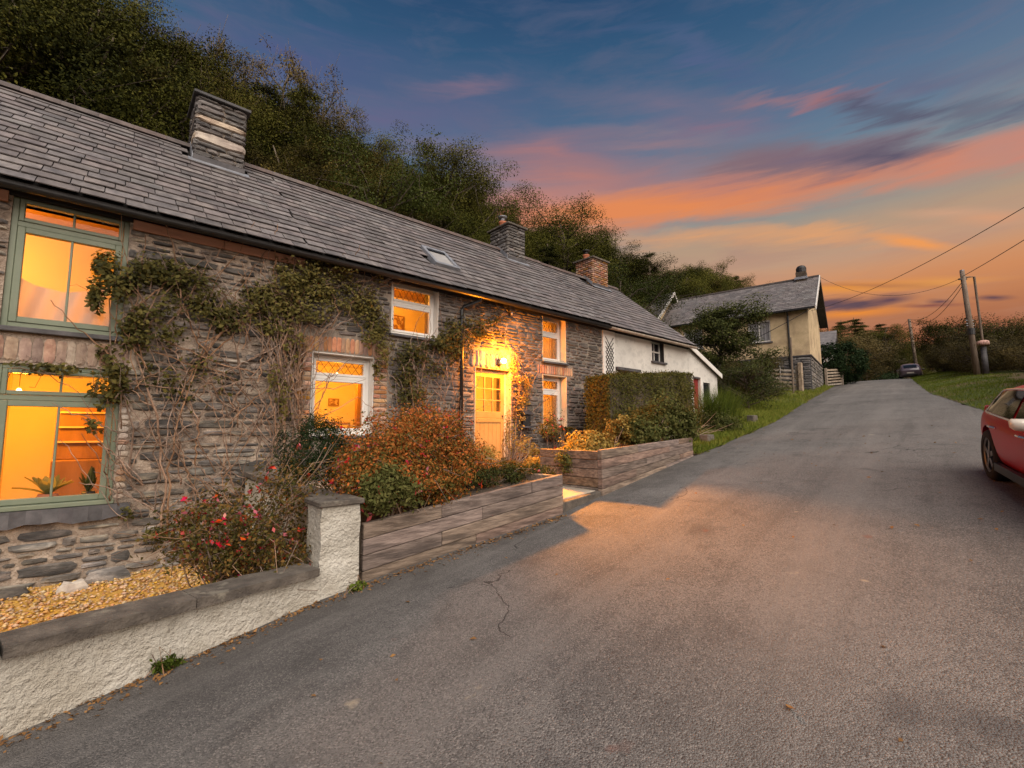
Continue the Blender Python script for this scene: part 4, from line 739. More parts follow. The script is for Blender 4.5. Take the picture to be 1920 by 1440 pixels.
# ------------------------------------------------------------------ the whitewashed cottage with its lean-to
WC0, WC1, WC2 = 9.92, 14.35, 16.62
wc = thing('white_cottage', 'whitewashed cottage with brick chimney and sloping lean-to', 'cottage', (13, FY, .1))
HW = (12.36, 13.05, 2.06, 2.70); HD = (10.62, 11.5, .25, 1.62); HR = (14.86, 15.30, .05, 1.72); HV = (15.55, 16.05, .45, 1.62)
wall_shell(WC0, WC1, -1.0, 2.72, [HW, HD], fac, .4).build('wall', 'whitewash', wc)
m = MB(); lt = lambda x: 2.80 - (x - WC1) / (WC2 - WC1) * .86
us = [WC1 + .002, HR[0], HR[1], HV[0], HV[1], WC2]
for a, b in zip(us[:-1], us[1:]):
    hole = HR if (a, b) == (HR[0], HR[1]) else HV if (a, b) == (HV[0], HV[1]) else None
    for (c0, c1, d0, d1) in ([(-1, -1, hole[2], hole[2]), (hole[3], hole[3], lt(a), lt(b))] if hole else [(-1, -1, lt(a), lt(b))]):
        m.hexa([(a, FY + .004, c0), (b, FY + .004, c1), (b, FY + .3, c1), (a, FY + .3, c0), (a, FY + .004, d0), (b, FY + .004, d1), (b, FY + .3, d1), (a, FY + .3, d0)])
m.hexa([(WC2, FY + .005, -1), (WC2, 11, -1), (WC2 - .3, 11, -1), (WC2 - .3, FY + .31, -1), (WC2, FY + .005, lt(WC2)), (WC2, 11, lt(WC2)), (WC2 - .3, 11, lt(WC2)), (WC2 - .3, FY + .31, lt(WC2))])
m.build('lean_to_wall', 'whitewash', wc)
m = MB().hexa([(WC1 - .1, FY - .10, lt(WC1 - .1) + .02), (WC2 + .12, FY - .10, lt(WC2 + .12) + .02), (WC2 + .12, 11, lt(WC2 + .12) + .02), (WC1 - .1, 11, lt(WC1 - .1) + .02), (WC1 - .1, FY - .10, lt(WC1 - .1) + .09), (WC2 + .12, FY - .10, lt(WC2 + .12) + .09), (WC2 + .12, 11, lt(WC2 + .12) + .09), (WC1 - .1, 11, lt(WC1 - .1) + .09)]); m.build('lean_to_roof', 'slate_dark', wc)
MB().hexa([(WC1, FY - .13, lt(WC1) - .06), (WC2 + .14, FY - .13, lt(WC2 + .14) - .06), (WC2 + .14, FY - .102, lt(WC2 + .14) - .06), (WC1, FY - .102, lt(WC1) - .06), (WC1, FY - .13, lt(WC1) + .10), (WC2 + .14, FY - .13, lt(WC2 + .14) + .10), (WC2 + .14, FY - .102, lt(WC2 + .14) + .10), (WC1, FY - .102, lt(WC1) + .10)]).build('barge_board', 'white_paint', wc)
MB().ext([(7.62, -1), (11.3, -1), (11.3, 2.7), (10, 5.0), (7.62, 2.75)], WC1 - .35, WC1 - .01, 'x').build('gable_wall', 'whitewash', wc)
slate_roof(wc, WC0 + .02, WC1 + .22, [(11.75, 13.05, 2.85, 9)], 13, verge=13.95, dz=-.02, limit=300)
gutter(wc, WC0, WC1 + .2, z=2.69, mat='stone_pale')
chimney(wc, 12.15, 12.98, 9.62, 10.4, 5.80, 'stone_chimney', 'coping', brick=True, pot=(12.45, 10.15))
# trellis panel on the pilaster
MB().box(9.93, 10.46, FY - .035, FY - .004, -.3, 2.66).build('pilaster', 'white_paint', wc, bevel=.004)
for i in range(-4, 22):
    z = .45 + i * .135
    for sgn in (1, -1):
        a = [10.03, z], [10.37, z + sgn * .42]
        p, q = (a if sgn > 0 else ([10.03, z + .42], [10.37, z]))
        if 0.2 < p[1] < 2.6 and 0.2 < q[1] < 2.6: MB().beam((p[0], FY - .045 - .006 * (sgn > 0), p[1]), (q[0], FY - .045 - .006 * (sgn > 0), q[1]), .010, .016, (0, 1, 0)).build('slat', 'black_iron', wc)
wn = rframe(MB(), HW[0] + .01, HW[1] - .01, HW[2] + .01, HW[3] - .01, 7.74, 7.80, .045).build('window', 'white_paint', wc)
MB().box((HW[0] + HW[1]) / 2 - .012, (HW[0] + HW[1]) / 2 + .012, 7.735, 7.79, HW[2] + .055, HW[3] - .055).build('glazing_bar', 'white_paint', wn); MB().box(HW[0] + .055, HW[1] - .055, 7.73, 7.78, 2.36, 2.40).build('meeting_rail', 'white_paint', wn)
MB().box(HW[0] + .055, HW[1] - .055, 7.765, 7.77, HW[2] + .055, HW[3] - .055).build('pane', 'dark_glass', wn); MB().box(HW[0] - .06, HW[1] + .06, FY - .07, 7.74, HW[2] - .06, HW[2] - .002).build('sill', 'slate_dark', wn)
for a, b in ((HW[0] + .001, HW[0] + .009), (HW[1] - .009, HW[1] - .001)): MB().box(a, b, FY + .003, 7.74, HW[2], HW[3]).build('reveal', 'black_iron', wn)
dn = rframe(MB(), HD[0] + .01, HD[1] - .01, HD[2], HD[3] - .01, 7.72, 7.80, .06).build('door', 'white_paint', wc); MB().box(HD[0] + .07, HD[1] - .07, 7.74, 7.78, HD[2] + .06, HD[3] - .07).build('panel', 'interior_wood', dn); MB().box(HD[0] - .12, HD[1] + .12, FY - .09, FY - .003, HD[3] + .01, HD[3] + .09).build('lintel', 'slate_dark', dn)
dn = MB().box(HR[0] + .01, HR[1] - .01, 7.66, 7.70, HR[2], HR[3] - .01).build('red_door', 'red_door', wc)
MB().box(HR[1] + .002, HR[1] + .12, FY - .03, FY + .002, -.3, HR[3] + .05).build('door_jamb', 'white_paint', wc); MB().box(HR[0] - .03, HR[1] + .0, FY - .03, FY + .002, HR[3] - .0, HR[3] + .05).build('door_head', 'slate_dark', wc)
wn = rframe(MB(), HV[0] + .01, HV[1] - .01, HV[2], HV[3] - .01, 7.64, 7.70, .05).build('window', 'black_iron', wc); MB().box(HV[0] + .06, HV[1] - .06, 7.66, 7.68, HV[2] + .05, HV[3] - .06).build('pane', 'dark_glass', wn)
# ------------------------------------------------------------------ white garden wall with coping and pier
gw = thing('garden_wall', 'low white roughcast garden wall with dark coping and pier', 'wall', (.6, 4.0, -1.6))
def wy(x): return float(np.interp(x, [-6, -.3, 1.45], [3.15, 3.84, 4.18]))
m = MB(); wx = np.linspace(-6, 1.50, 34)
for a, b in zip(wx[:-1], wx[1:]): m.hexa([(a, wy(a), zroad(a) - .4), (b, wy(b), zroad(b) - .4), (b, wy(b) + .2, zroad(b) - .5), (a, wy(a) + .2, zroad(a) - .5), (a, wy(a), -1.235), (b, wy(b), -1.235), (b, wy(b) + .2, -1.235), (a, wy(a) + .2, -1.235)])
bw = m.build('wall', 'roughcast', gw)
def coping_run(pts, wd, ht, lens, parent):
    s = 0; P = [Vector(p) for p in pts]; L = (P[-1] - P[0]).length; d = (P[-1] - P[0]).normalized(); r = d.cross(Vector((0, 0, 1))).normalized(); rng = random.Random(4)
    while s < L - .05:
        e = min(s + rng.uniform(*lens), L); a, b = P[0] + d * (s + .003), P[0] + d * (e - .003); m = MB(); k = 8; rr = []
        for i in range(k + 1):
            c = a + (b - a) * i / k; j = lambda: rng.uniform(-.006, .006)
            rr.append([c + r * (wd / 2 + j()), c - r * (wd / 2 + j()), c - r * (wd / 2 + j()) + Vector((0, 0, ht + j() * .5)), c + r * (wd / 2 + j()) + Vector((0, 0, ht + j() * .5))])
        m.add([p for q in rr for p in q], [(4 * i + j, 4 * i + 4 + j, 4 * i + 4 + (j + 1) % 4, 4 * i + (j + 1) % 4) for i in range(k) for j in range(4)] + [(0, 1, 2, 3), (4 * k + 3, 4 * k + 2, 4 * k + 1, 4 * k)])
        m.build('coping_stone', 'coping', parent); s = e
coping_run([(-6, wy(-6) + .09, -1.235), (-.35, wy(-.35) + .09, -1.235)], .30, .065, (.9, .95), gw); coping_run([(-.345, wy(-.345) + .09, -1.235), (1.455, wy(1.45) + .09, -1.235)], .30, .065, (.9, .95), gw)
PX0, PX1, PY0, PY1 = 1.49, 1.84, 4.19, 4.54
m = MB(); n = 7
for i in range(n):
    a, b = -1.75 + 1.07 * i / n, -1.75 + 1.07 * (i + 1) / n; j = lambda q, s: .006 * math.sin(q * 17 + s * 2)
    m.hexa([(PX0 + j(a, 0), PY0 + j(a, 1), a), (PX1 + j(a, 2), PY0 + j(a, 3), a), (PX1 + j(a, 4), PY1, a), (PX0 + j(a, 5), PY1, a), (PX0 + j(b, 0), PY0 + j(b, 1), b), (PX1 + j(b, 2), PY0 + j(b, 3), b), (PX1 + j(b, 4), PY1, b), (PX0 + j(b, 5), PY1, b)])
pr = m.build('pier', 'roughcast', gw); MB().box(PX0 - .03, PX1 + .03, PY0 - .03, PY1 + .03, -.678, -.630).build('pier_cap', 'coping', pr, bevel=.008)
MB().box(1.60, 1.80, PY1 + .002, FY - .04, -2.0, -.70).build('return_wall', 'roughcast', gw)
coping_run([(1.70, PY1 + .035, -.70), (1.70, FY - .05, -.66)], .27, .06, (.8, .95), gw)
# gravel bed
tag(MB().hexa([(-6, 3.3, -2.2), (1.6, 4.3, -2.2), (1.6, FY, -2.2), (-6, FY, -2.2), (-6, 3.3, -1.79), (1.6, 4.3, -1.79), (1.6, FY, -1.77), (-6, FY, -1.77)]).build('gravel_bed', 'gravel'), 'bed of ground under the golden gravel', kind='structure')
rng = np.random.default_rng(5); n = 9000; gxp = rng.uniform(-3.2, 1.58, n); gyp = rng.uniform(4.1, 7.58, n); V = []; s = rng.uniform(.012, .032, (n, 1, 1))
oct_ = np.array([[1, 0, 0], [0, 1, 0], [-1, 0, 0], [0, -1, 0], [0, 0, .6], [0, 0, -.6]], float); th = rng.uniform(0, 6.28, n); rot = np.stack([np.stack([np.cos(th), -np.sin(th), 0 * th], -1), np.stack([np.sin(th), np.cos(th), 0 * th], -1), np.stack([0 * th, 0 * th, 1 + 0 * th], -1)], 1)
V = np.einsum('nij,kj->nki', rot, oct_ * np.array([1.2, .8, 1])) * s + np.stack([gxp, gyp, -1.775 + rng.uniform(0, .025, n)], -1)[:, None, :]
Fo = np.array([[0, 1, 4], [1, 2, 4], [2, 3, 4], [3, 0, 4], [1, 0, 5], [2, 1, 5], [3, 2, 5], [0, 3, 5]]); F = (np.arange(n)[:, None, None] * 6 + Fo).reshape(-1, 3); o0 = np.array((-.5, 5.8, -1.78))
tag(place('gravel', np_mesh('gravel', V.reshape(-1, 3) - o0, F), 'gravel', None, o0), 'golden gravel strewn between low wall and cottage', kind='stuff')
for (x, y, sx_, sy_, sz_, mt, lab) in ((-.12, 7.2, .13, .09, .09, 'stone_pale', 'pale loose stone on the gravel under the slate sill'), (-.62, 7.35, .16, .10, .07, 'stone_mid', 'dark flat loose stone on the gravel by the wall foot'), (.18, 7.42, .20, .08, .12, 'stone_left', 'grey slab of stone leaning at the wall foot by the gravel')):
    m = stone(lambda u, v, w: (x + u, y + v, -1.77 + w), -sx_, sx_, -sy_, sy_, sz_, 9); tag(m.build('loose_stone', mt), lab, 'stone')
# ------------------------------------------------------------------ wooden planters of old sleepers
def planter(label, a, b, za, zb_, ta, tb, rows_, seed, ends):
    rng = random.Random(seed); t = thing('wooden_planter', label, 'planter', ((a[0] + b[0]) / 2, (a[1] + b[1]) / 2, min(za, zb_))); A = np.array(a); B = np.array(b); L = np.linalg.norm(B - A); d = (B - A) / L; nrm = np.array([-d[1], d[0]])
    for r in range(rows_):
        s = 0; first = True
        while s < L - .02:
            e = min(L, s + rng.uniform(1.1, 2.3) * (.5 if first and r % 2 else 1)); e = L if L - e < .3 else e; first = False; o_ = rng.uniform(0, .012); th = .085
            q = []
            for zf in (r / rows_ + .003, (r + 1) / rows_ - .006):
                for (ss, oo) in ((s + .003, o_), (e - .003, o_ + rng.uniform(-.003, .003)), (e - .003, th), (s + .003, th)):
                    p = A + d * ss + nrm * oo; k = ss / L; z = (za + (zb_ - za) * k) * (1 - zf) + (ta + (tb - ta) * k) * zf; q.append((p[0], p[1], z))
            MB().hexa(q).build('sleeper', 'old_wood', t, bevel=.006); s = e
    for (p0, p1, z0, z1) in ends:
        P0, P1 = np.array(p0), np.array(p1); dd = (P1 - P0) / np.linalg.norm(P1 - P0); nn = np.array([-dd[1], dd[0]]) * .085
        for r in range(rows_):
            lo, hi = z0 + (z1 - z0) * r / rows_ + .003, z0 + (z1 - z0) * (r + 1) / rows_ - .005
            MB().hexa([(*P0, lo), (*P1, lo), (*(P1 + nn), lo), (*(P0 + nn), lo), (*P0, hi), (*P1, hi), (*(P1 + nn), hi), (*(P0 + nn), hi)]).build('sleeper', 'old_wood', t, bevel=.006)
    return t
planter('grey sleeper planter joining the white pier under the red bush', (1.90, 4.24), (4.58, 4.17), -1.46, -1.12, -.88, -.585, 4, 21, [((4.58, 4.26), (4.58, 5.25), -1.1, -.60)])
planter('grey sleeper planter past the step under the clipped hedge', (5.57, 4.30), (9.12, 4.72), -1.02, -.60, -.30, -.165, 5, 22, [((5.655, 4.39), (5.655, 5.6), -1.0, -.32), ((9.1, 4.82), (9.1, 5.6), -.6, -.18)])
MB_ = MB().hexa([(1.82, 4.30, -1.6), (4.5, 4.24, -1.3), (4.5, 6.4, -1.3), (1.82, 6.4, -1.6), (1.82, 4.30, -.96), (4.5, 4.24, -.68), (4.5, 6.4, -.70), (1.82, 6.4, -.85)]); tag(MB_.build('planting_bed', 'soil'), 'dark soil filling the planter by the white pier', kind='structure')
tag(MB().hexa([(5.66, 4.38, -1.2), (9.05, 4.78, -1), (9.4, 7.6, -1), (6.4, 7.6, -1.2), (5.66, 4.38, -.38), (9.05, 4.78, -.26), (9.4, 7.6, -.30), (6.4, 7.6, -.60)]).build('planting_bed', 'soil'), 'dark soil filling the planter under the hedge', kind='structure')
tag(MB().hexa([(1.8, 6.35, -1.6), (7.6, 5.75, -1.4), (9.6, 7.6, -1.4), (1.8, 7.6, -1.6), (1.8, 6.35, -.83), (7.6, 5.75, -.80), (9.6, 7.6, -.77), (1.8, 7.6, -.81)]).build('terrace', 'concrete'), 'paved terrace strip along the foot of the dark cottage', kind='structure')
gp = thing('entrance_step', 'pale concrete entrance slab between the two sleeper planters', 'step', (5.08, 4.7, -1.0)); MB().hexa([(4.585, 4.30, -1.3), (5.565, 4.42, -1.3), (5.565, 5.15, -1.3), (4.585, 5.15, -1.3), (4.585, 4.30, -.935), (5.565, 4.42, -.90), (5.565, 5.15, -.89), (4.585, 5.15, -.92)]).build('slab', 'concrete', gp, bevel=.01)
MB().hexa([(4.58, 4.20, -1.3), (5.56, 4.32, -1.2), (5.56, 4.415, -1.2), (4.58, 4.295, -1.3), (4.58, 4.20, -.96), (5.56, 4.32, -.905), (5.56, 4.415, -.903), (4.58, 4.295, -.945)]).build('kerb', 'coping', gp, bevel=.008)
tread = thing('timber_step', 'dark timber step between the slab and the terrace', 'step', (5.1, 5.3, -1)); MB().box(4.62, 5.64, 5.16, 5.30, -1.2, -.80).build('riser', 'old_wood', tread, bevel=.008); MB().box(4.62, 5.64, 5.302, 5.95, -1.2, -.79).build('tread', 'concrete', tread)
# ------------------------------------------------------------------ shrubs in the front gardens
def at(px, py, Y): return on(1, Y, px, py)
def bl(px, py, Y, rw, rh, rd, nc, nl): return (at(px, py, Y), (rw, rd, rh), nc, nl)
bush('fuchsia_bush', 'sprawling fuchsia with red flowers behind the low white wall', 'bush', (1.1, 5.0, -1.77), [bl(450, 985, 4.75, .54, .38, .40, 46, 3300), bl(540, 950, 4.9, .36, .46, .35, 34, 2300), bl(380, 1010, 4.8, .34, .24, .3, 22, 1000), bl(500, 1040, 4.55, .44, .22, .25, 28, 1800)], 'leaf_fuchsia', 0.036, .018, 31, stems=130, flowers=80, sticks=90)
bush('yew_bush', 'dense dark green yew bush beside the brick edged window', 'bush', (2.25, 5.75, -.85), [bl(590, 850, 5.7, .40, .42, .38, 90, 9000)], 'leaf_yew', .034, .012, 32, stems=16, spread=.16, shell=.25)
bush('fuchsia_bush', 'large orange red bush spilling over the sleeper planter', 'bush', (3.45, 5.1, -.8), [bl(720, 850, 5.0, .50, .44, .45, 90, 8500), bl(810, 850, 5.1, .55, .44, .45, 90, 8500), bl(690, 890, 4.7, .40, .32, .35, 60, 4500), bl(800, 800, 5.3, .50, .30, .4, 60, 5000), bl(860, 880, 5.0, .30, .30, .35, 50, 4000), bl(760, 905, 4.6, .60, .22, .3, 50, 4000), bl(820, 915, 4.35, .45, .13, .2, 40, 2600), bl(870, 860, 5.3, .30, .34, .3, 50, 3600)], 'leaf_fuchsia_orange', .034, .019, 33, stems=90, flowers=150, sticks=80)
bush('herb_tuft', 'straggly green herbs behind the planter edge before the door', 'plant', (4.1, 5.0, -.74), [bl(900, 895, 4.9, .30, .14, .25, 30, 1500), bl(960, 888, 4.8, .30, .13, .22, 30, 1500), bl(1010, 882, 4.75, .22, .11, .2, 20, 900)], 'leaf_shrub', .04, .014, 69, stems=20, flowers=4)
bush('herb_tuft', 'orange tinged ground cover between the bush and the terrace', 'plant', (4.2, 5.7, -.74), [bl(930, 878, 5.7, .40, .10, .3, 30, 1800), bl(870, 890, 5.4, .4, .12, .3, 30, 1500)], 'leaf_fuchsia_orange', .04, .018, 70, stems=14)
bush('trailing_shrub', 'dark green shrub trailing over the planter beside the pier', 'bush', (2.35, 4.45, -.9), [bl(720, 915, 4.35, .26, .20, .22, 40, 2600), bl(700, 935, 4.25, .14, .10, .12, 16, 700), bl(765, 925, 4.25, .16, .12, .12, 18, 800)], 'leaf_shrub', .045, .022, 34, stems=16, flowers=6)
bush('hydrangea', 'golden hydrangea catching the lamplight in the far planter', 'bush', (7.0, 5.3, -.45), [bl(1110, 835, 5.4, .55, .22, .35, 50, 3600), bl(1165, 808, 5.3, .28, .26, .25, 30, 2200), bl(1075, 855, 5.2, .26, .18, .25, 26, 1800)], 'leaf_gold', .055, .036, 35, stems=30)
bush('low_shrub', 'small leafy green shrub by the step at the planter end', 'bush', (5.85, 5.1, -.7), [bl(1075, 872, 5.0, .26, .24, .24, 30, 2600)], 'leaf_shrub', .04, .024, 36, stems=14)
bush('laurel_bush', 'broad leaved green bush standing before the clipped hedge', 'bush', (8.0, 5.2, -.35), [bl(1240, 780, 5.2, .60, .40, .45, 70, 5200), bl(1210, 810, 5.0, .45, .30, .35, 40, 2600), bl(1275, 800, 5.0, .40, .34, .35, 40, 2600)], 'leaf_shrub', .065, .038, 37, stems=30)
bush('evergreen_bush', 'rounded dark evergreen bush on the verge past the planter', 'bush', (10.3, 5.6, -.3), [bl(1345, 795, 5.7, .60, .42, .5, 70, 5200)], 'leaf_shrub', .06, .034, 38, stems=20)
# clipped hedge
def hedge(name, label, c4, h0, h1, mat, seed, dens, L, base):
    rng = np.random.default_rng(seed); t = thing(name, label, 'hedge', base); A, B, C, D = [np.array(p, float) for p in c4]; P = []; N = []
    def face(p00, p10, p11, p01, n):
        a = np.linalg.norm(p10 - p00) * np.linalg.norm(p01 - p00); k = int(a * dens); u = rng.uniform(0, 1, (k, 1)); v = rng.uniform(0, 1, (k, 1)); q = (p00 * (1 - u) + p10 * u) * (1 - v) + (p01 * (1 - u) + p11 * u) * v
        nn = np.array(n, float); wv = (np.sin(q[:, :1] * 5) + np.sin(q[:, 2:3] * 7 + q[:, 1:2] * 4)) * .025; q = q + nn * (wv + rng.normal(size=(k, 1)) * .035); P.append(q); N.append(nn + rng.normal(size=(k, 3)) * .55)
    z = lambda p, h: np.array([p[0], p[1], h])
    zb = [float(GZ(p[0], p[1])) for p in (A, B, C, D)]
    lo = [z(p, q - .05) for p, q in zip((A, B, C, D), zb)]; hi = [z(A, h0), z(B, h1), z(C, h1), z(D, h0)]
    for i in range(4):
        j = (i + 1) % 4; e = hi[j] - hi[i]; nn = np.array([e[1], -e[0], 0]); nn /= np.linalg.norm(nn); face(lo[i], lo[j], hi[j], hi[i], nn)
    face(hi[0], hi[1], hi[2], hi[3], (0, 0, 1))
    P = np.vstack(P); N = np.vstack(N); V, F = leaf_mesh(P, N, L, L * .5, rng); o0 = np.array(base); tag(place('foliage', np_mesh('foliage', V - o0, F), mat, t, base), kind='stuff')
    c = sum(lo) / 4; ins = lambda p: c + (p - c) * .93 if True else p
    m = MB().hexa([tuple(p + (np.append((c - p)[:2], 0)) * .06) for p in lo] + [tuple(p + (np.append((c - p)[:2], 0)) * .06 - [0, 0, .06]) for p in hi]); m.build('twigs', 'bark', t); return t
hedge('clipped_hedge', 'tall clipped box hedge with flat brown green top', [(8.4, 6.3), (12.4, 6.35), (12.4, 6.95), (8.4, 6.95)], 1.20, 1.58, 'leaf_hedge', 41, 2400, .05, (10.4, 6.6, -.7))
# tall grasses, stone blocks by the verge
def tall_grass(name, label, c, n, h, r, seed, mat='leaf_grass'):
    rng = np.random.default_rng(seed); t = thing(name, label, 'grass clump', c); V = []; F = []
    for i in range(n):
        a = rng.uniform(0, 6.28); rr = r * rng.uniform(0, .5); l = h * rng.uniform(.6, 1.15); out = rng.uniform(.15, .75); b = np.array(c) + [rr * math.cos(a), rr * math.sin(a), 0]; d = np.array([math.cos(a + rng.normal() * .5), math.sin(a + rng.normal() * .5), 0]); sd = np.array([-d[1], d[0], 0]) * .008; k0 = len(V)
        for s in (0, .35, .7, 1):
            p = b + d * out * l * s * s + np.array([0, 0, l * (s - .35 * out * s * s)]); V += [p + sd * (1.05 - s), p - sd * (1.05 - s)]
        F += [(k0 + 2 * q, k0 + 2 * q + 2, k0 + 2 * q + 3, k0 + 2 * q + 1) for q in range(3)]
    tag(place('blades', np_mesh('blades', np.array(V) - np.array(c), F), mat, t, c), kind='stuff'); return t
tall_grass('tall_grass', 'fountain of tall bright grass beside the lean-to', (12.6, 5.9, .0), 900, 1.25, .9, 51); tall_grass('tall_grass', 'second clump of tall green grass nearer the stone block', (13.7, 6.1, .12), 800, 1.15, .9, 52)
tall_grass('sword_leaves', 'arching yellow green sword leaves over the evergreen bush', (11.3, 5.9, -.1), 160, .95, .5, 53, 'leaf_gold')
for (px, py, Y, sx_, sz_, lab) in ((1326, 818, 5.15, .16, .24, 'square grey stone block on the verge under the evergreen'), (1411, 785, 5.7, .14, .26, 'small pale stone block on the verge by the tall grass')):
    c = at(px, py, Y); g0 = float(GZ(c[0], c[1])); tag(MB().box(c[0] - sx_, c[0] + sx_, c[1] - .1, c[1] + .12, g0 - .03, g0 + sz_).build('stone_block', 'coping', bevel=.02), lab, 'block')
# pots and flowers by the door
TZ = -.80
def potplant(name, label, c, r, h, potmat, leafmat, lh, nl, L, seed, stem=False, flowers=0):
    t = thing(name, label, 'potted plant', c); rng = np.random.default_rng(seed)
    MB().lathe(c, [(r * .68, 0), (r * .8, h * .3), (r * .95, h * .85), (r * 1.05, h * .86), (r * 1.05, h), (r * .93, h), (r * .9, h * .9), (0, h * .9)], 18).build('pot', potmat, t, True)
    top = np.array(c) + [0, 0, h + lh]; p, N, cc = clumps(rng, top, (r * 1.5, r * 1.5, lh * (.35 if stem else .9)), 20, nl, .3, .5); V, F = leaf_mesh(p, N, L, L * .5, rng)
    tag(place('foliage', np_mesh('foliage', V - np.array(c), F), leafmat, t, c), kind='stuff')
    m = MB(); b = np.array(c) + [0, 0, h * .88]
    for i in range(1 if stem else 8): m.tube([b, (b + cc[i]) / 2 + rng.normal(size=3) * .02, top if stem else cc[i]], .008 if stem else .004, .004, 5)
    m.build('stems', 'vine_wood', t)
    if flowers:
        fp = np.repeat(p[rng.choice(len(p), flowers)], 4, 0); fp = fp + rng.normal(size=fp.shape) * .01; V, F = leaf_mesh(fp, rng.normal(size=fp.shape), .035, .025, rng); tag(place('flowers', np_mesh('flowers', V - np.array(c), F), 'flower_red', t, c), kind='stuff')
def gpt(px, Y, z):  # point on the line of sight's bearing at depth Y
    d = ray(px, 805); return (d[0] * Y / d[1], Y, z)
potplant('potted_plant', 'yellow green plant in a red clay pot by the big bush', gpt(903, 6.2, TZ), .15, .22, 'terra_pot', 'leaf_gold', .16, 900, .05, 61)
potplant('potted_standard', 'thin stemmed little tree in a white bowl on the terrace', gpt(1026, 6.9, TZ), .17, .18, 'white_pot', 'leaf_rose', .62, 700, .05, 62, True, 12)
potplant('potted_plant', 'small golden plant in a grey pot left of the white bowl', gpt(1000, 6.7, TZ), .13, .15, 'coping', 'leaf_gold', .14, 700, .04, 63)
potplant('potted_plant', 'low golden tuft in a small pot above the near planter end', gpt(998, 5.9, TZ), .12, .12, 'terra_pot', 'leaf_gold', .10, 700, .04, 64)
t = thing('garden_ornament', 'small white garden ornament beside the white bowl', 'ornament', gpt(1009, 6.75, TZ)); c = gpt(1009, 6.75, TZ); MB().lathe(c, [(.05, 0), (.055, .03), (.03, .06), (.045, .11), (.035, .15), (.0, .17)], 14).build('body', 'white_pot', t, True); MB().lathe((c[0], c[1], c[2] + .155), [(0, 0), (.028, .015), (.03, .035), (.015, .06), (0, .062)], 12).build('head', 'white_pot', t, True)
bush('stem_plant', 'sparse tall flowering stems below the letter box', 'plant', gpt(960, 6.6, TZ), [bl(955, 810, 6.6, .12, .42, .16, 30, 300), bl(985, 840, 6.7, .25, .22, .2, 30, 420)], 'leaf_gold', .045, .02, 65, stems=40)
bush('stem_plant', 'thin twiggy flower stems before the lower white window', 'plant', gpt(1045, 6.9, TZ), [bl(1040, 800, 6.9, .30, .42, .2, 40, 360)], 'leaf_rose', .04, .02, 66, stems=36, flowers=8)
bush('herb_tuft', 'grey green herb tuft behind the near planter corner', 'plant', (4.6, 5.6, -.74), [bl(955, 880, 5.5, .24, .16, .2, 26, 1600)], 'leaf_rose', .05, .010, 67, stems=12)
t = thing('window_box', 'black window box of dark plants under the lower white window', 'window box', (8.07, FY - .14, -.16)); MB().box(7.62, 8.55, FY - .22, FY - .08, -.22, -.06).build('trough', 'black_iron', t, bevel=.01)
rng = np.random.default_rng(68); p, N, cc = clumps(rng, (8.07, FY - .15, -.02), (.45, .08, .10), 24, 900, .25); V, F = leaf_mesh(p, N, .05, .03, rng); tag(place('foliage', np_mesh('foliage', V - np.array((8.07, FY - .14, -.16)), F), 'leaf_rose', t, (8.07, FY - .14, -.16)), kind='stuff')
# ------------------------------------------------------------------ climbers on the stone walls
def climber(name, label, foot, blobs_, paths, mat, L, seed, ntw=60, woody=.010):
    """blobs_: px, py, rx px, ry px, leaves ; paths: pixel polylines of the woody stems on the wall"""
    rng = np.random.default_rng(seed); t = thing(name, label, 'climber', foot); Ps, Ns = [], []; m = MB(); Y = FY - .10
    for (px, py, rx, ry, n) in blobs_:
        c = at(px, py, Y); e = at(px + rx, py, Y); f = at(px, py - ry, Y); r = (abs(e[0] - c[0]), .16, abs(f[2] - c[2])); k = max(8, n // 45)
        p, N, cc = clumps(rng, c, r, k, n, .28, .55); N = N * [1, .5, 1] + [0, -1.0, .35]; p[:, 1] = np.minimum(p[:, 1], FY - .035); Ps.append(p); Ns.append(N)
        for i in range(int(k * .5)):
            b = cc[rng.integers(k)] + rng.normal(size=3) * [.1, .03, .1]; d = cc[i] - b; m.tube([b, b + d * .5 + rng.normal(size=3) * [.05, .04, .05], b + d * 1.15 + rng.normal(size=3) * [.06, .05, .06]], woody * .35, woody * .18, 4)
    for (pl_, r0, r1) in paths:
        pts = []
        for q in range(len(pl_) - 1):
            for s in np.linspace(0, 1, 5)[:-1]:
                px, py = pl_[q][0] * (1 - s) + pl_[q + 1][0] * s, pl_[q][1] * (1 - s) + pl_[q + 1][1] * s; pts.append(at(px, py, FY - .06 - .05 * abs(math.sin(q * 2 + s * 3))) + rng.normal(size=3) * [.012, .012, .012])
        pts.append(at(*pl_[-1], FY - .07)); m.tube(pts, r0, r1, 5)
    m.build('stems', 'vine_wood', t)
    P = np.vstack(Ps); N = np.vstack(Ns); bad = np.zeros(len(P), bool)
    for (a, b, c, d) in ((GU[0] - .1, -.20, GU[2], GU[3]), (GD[0], -.12, GD[2], .30), (3.86, 4.74, 1.76, 2.7), (2.5, 3.4, -.1, 1.2)): bad |= (P[:, 0] > a) & (P[:, 0] < b) & (P[:, 2] > c) & (P[:, 2] < d)
    P, N = P[~bad], N[~bad]; V, F = leaf_mesh(P, N, L, L * .62, rng); o0 = np.array(foot); tag(place('foliage', np_mesh('foliage', V - o0, F), mat, t, foot), kind='stuff'); return t
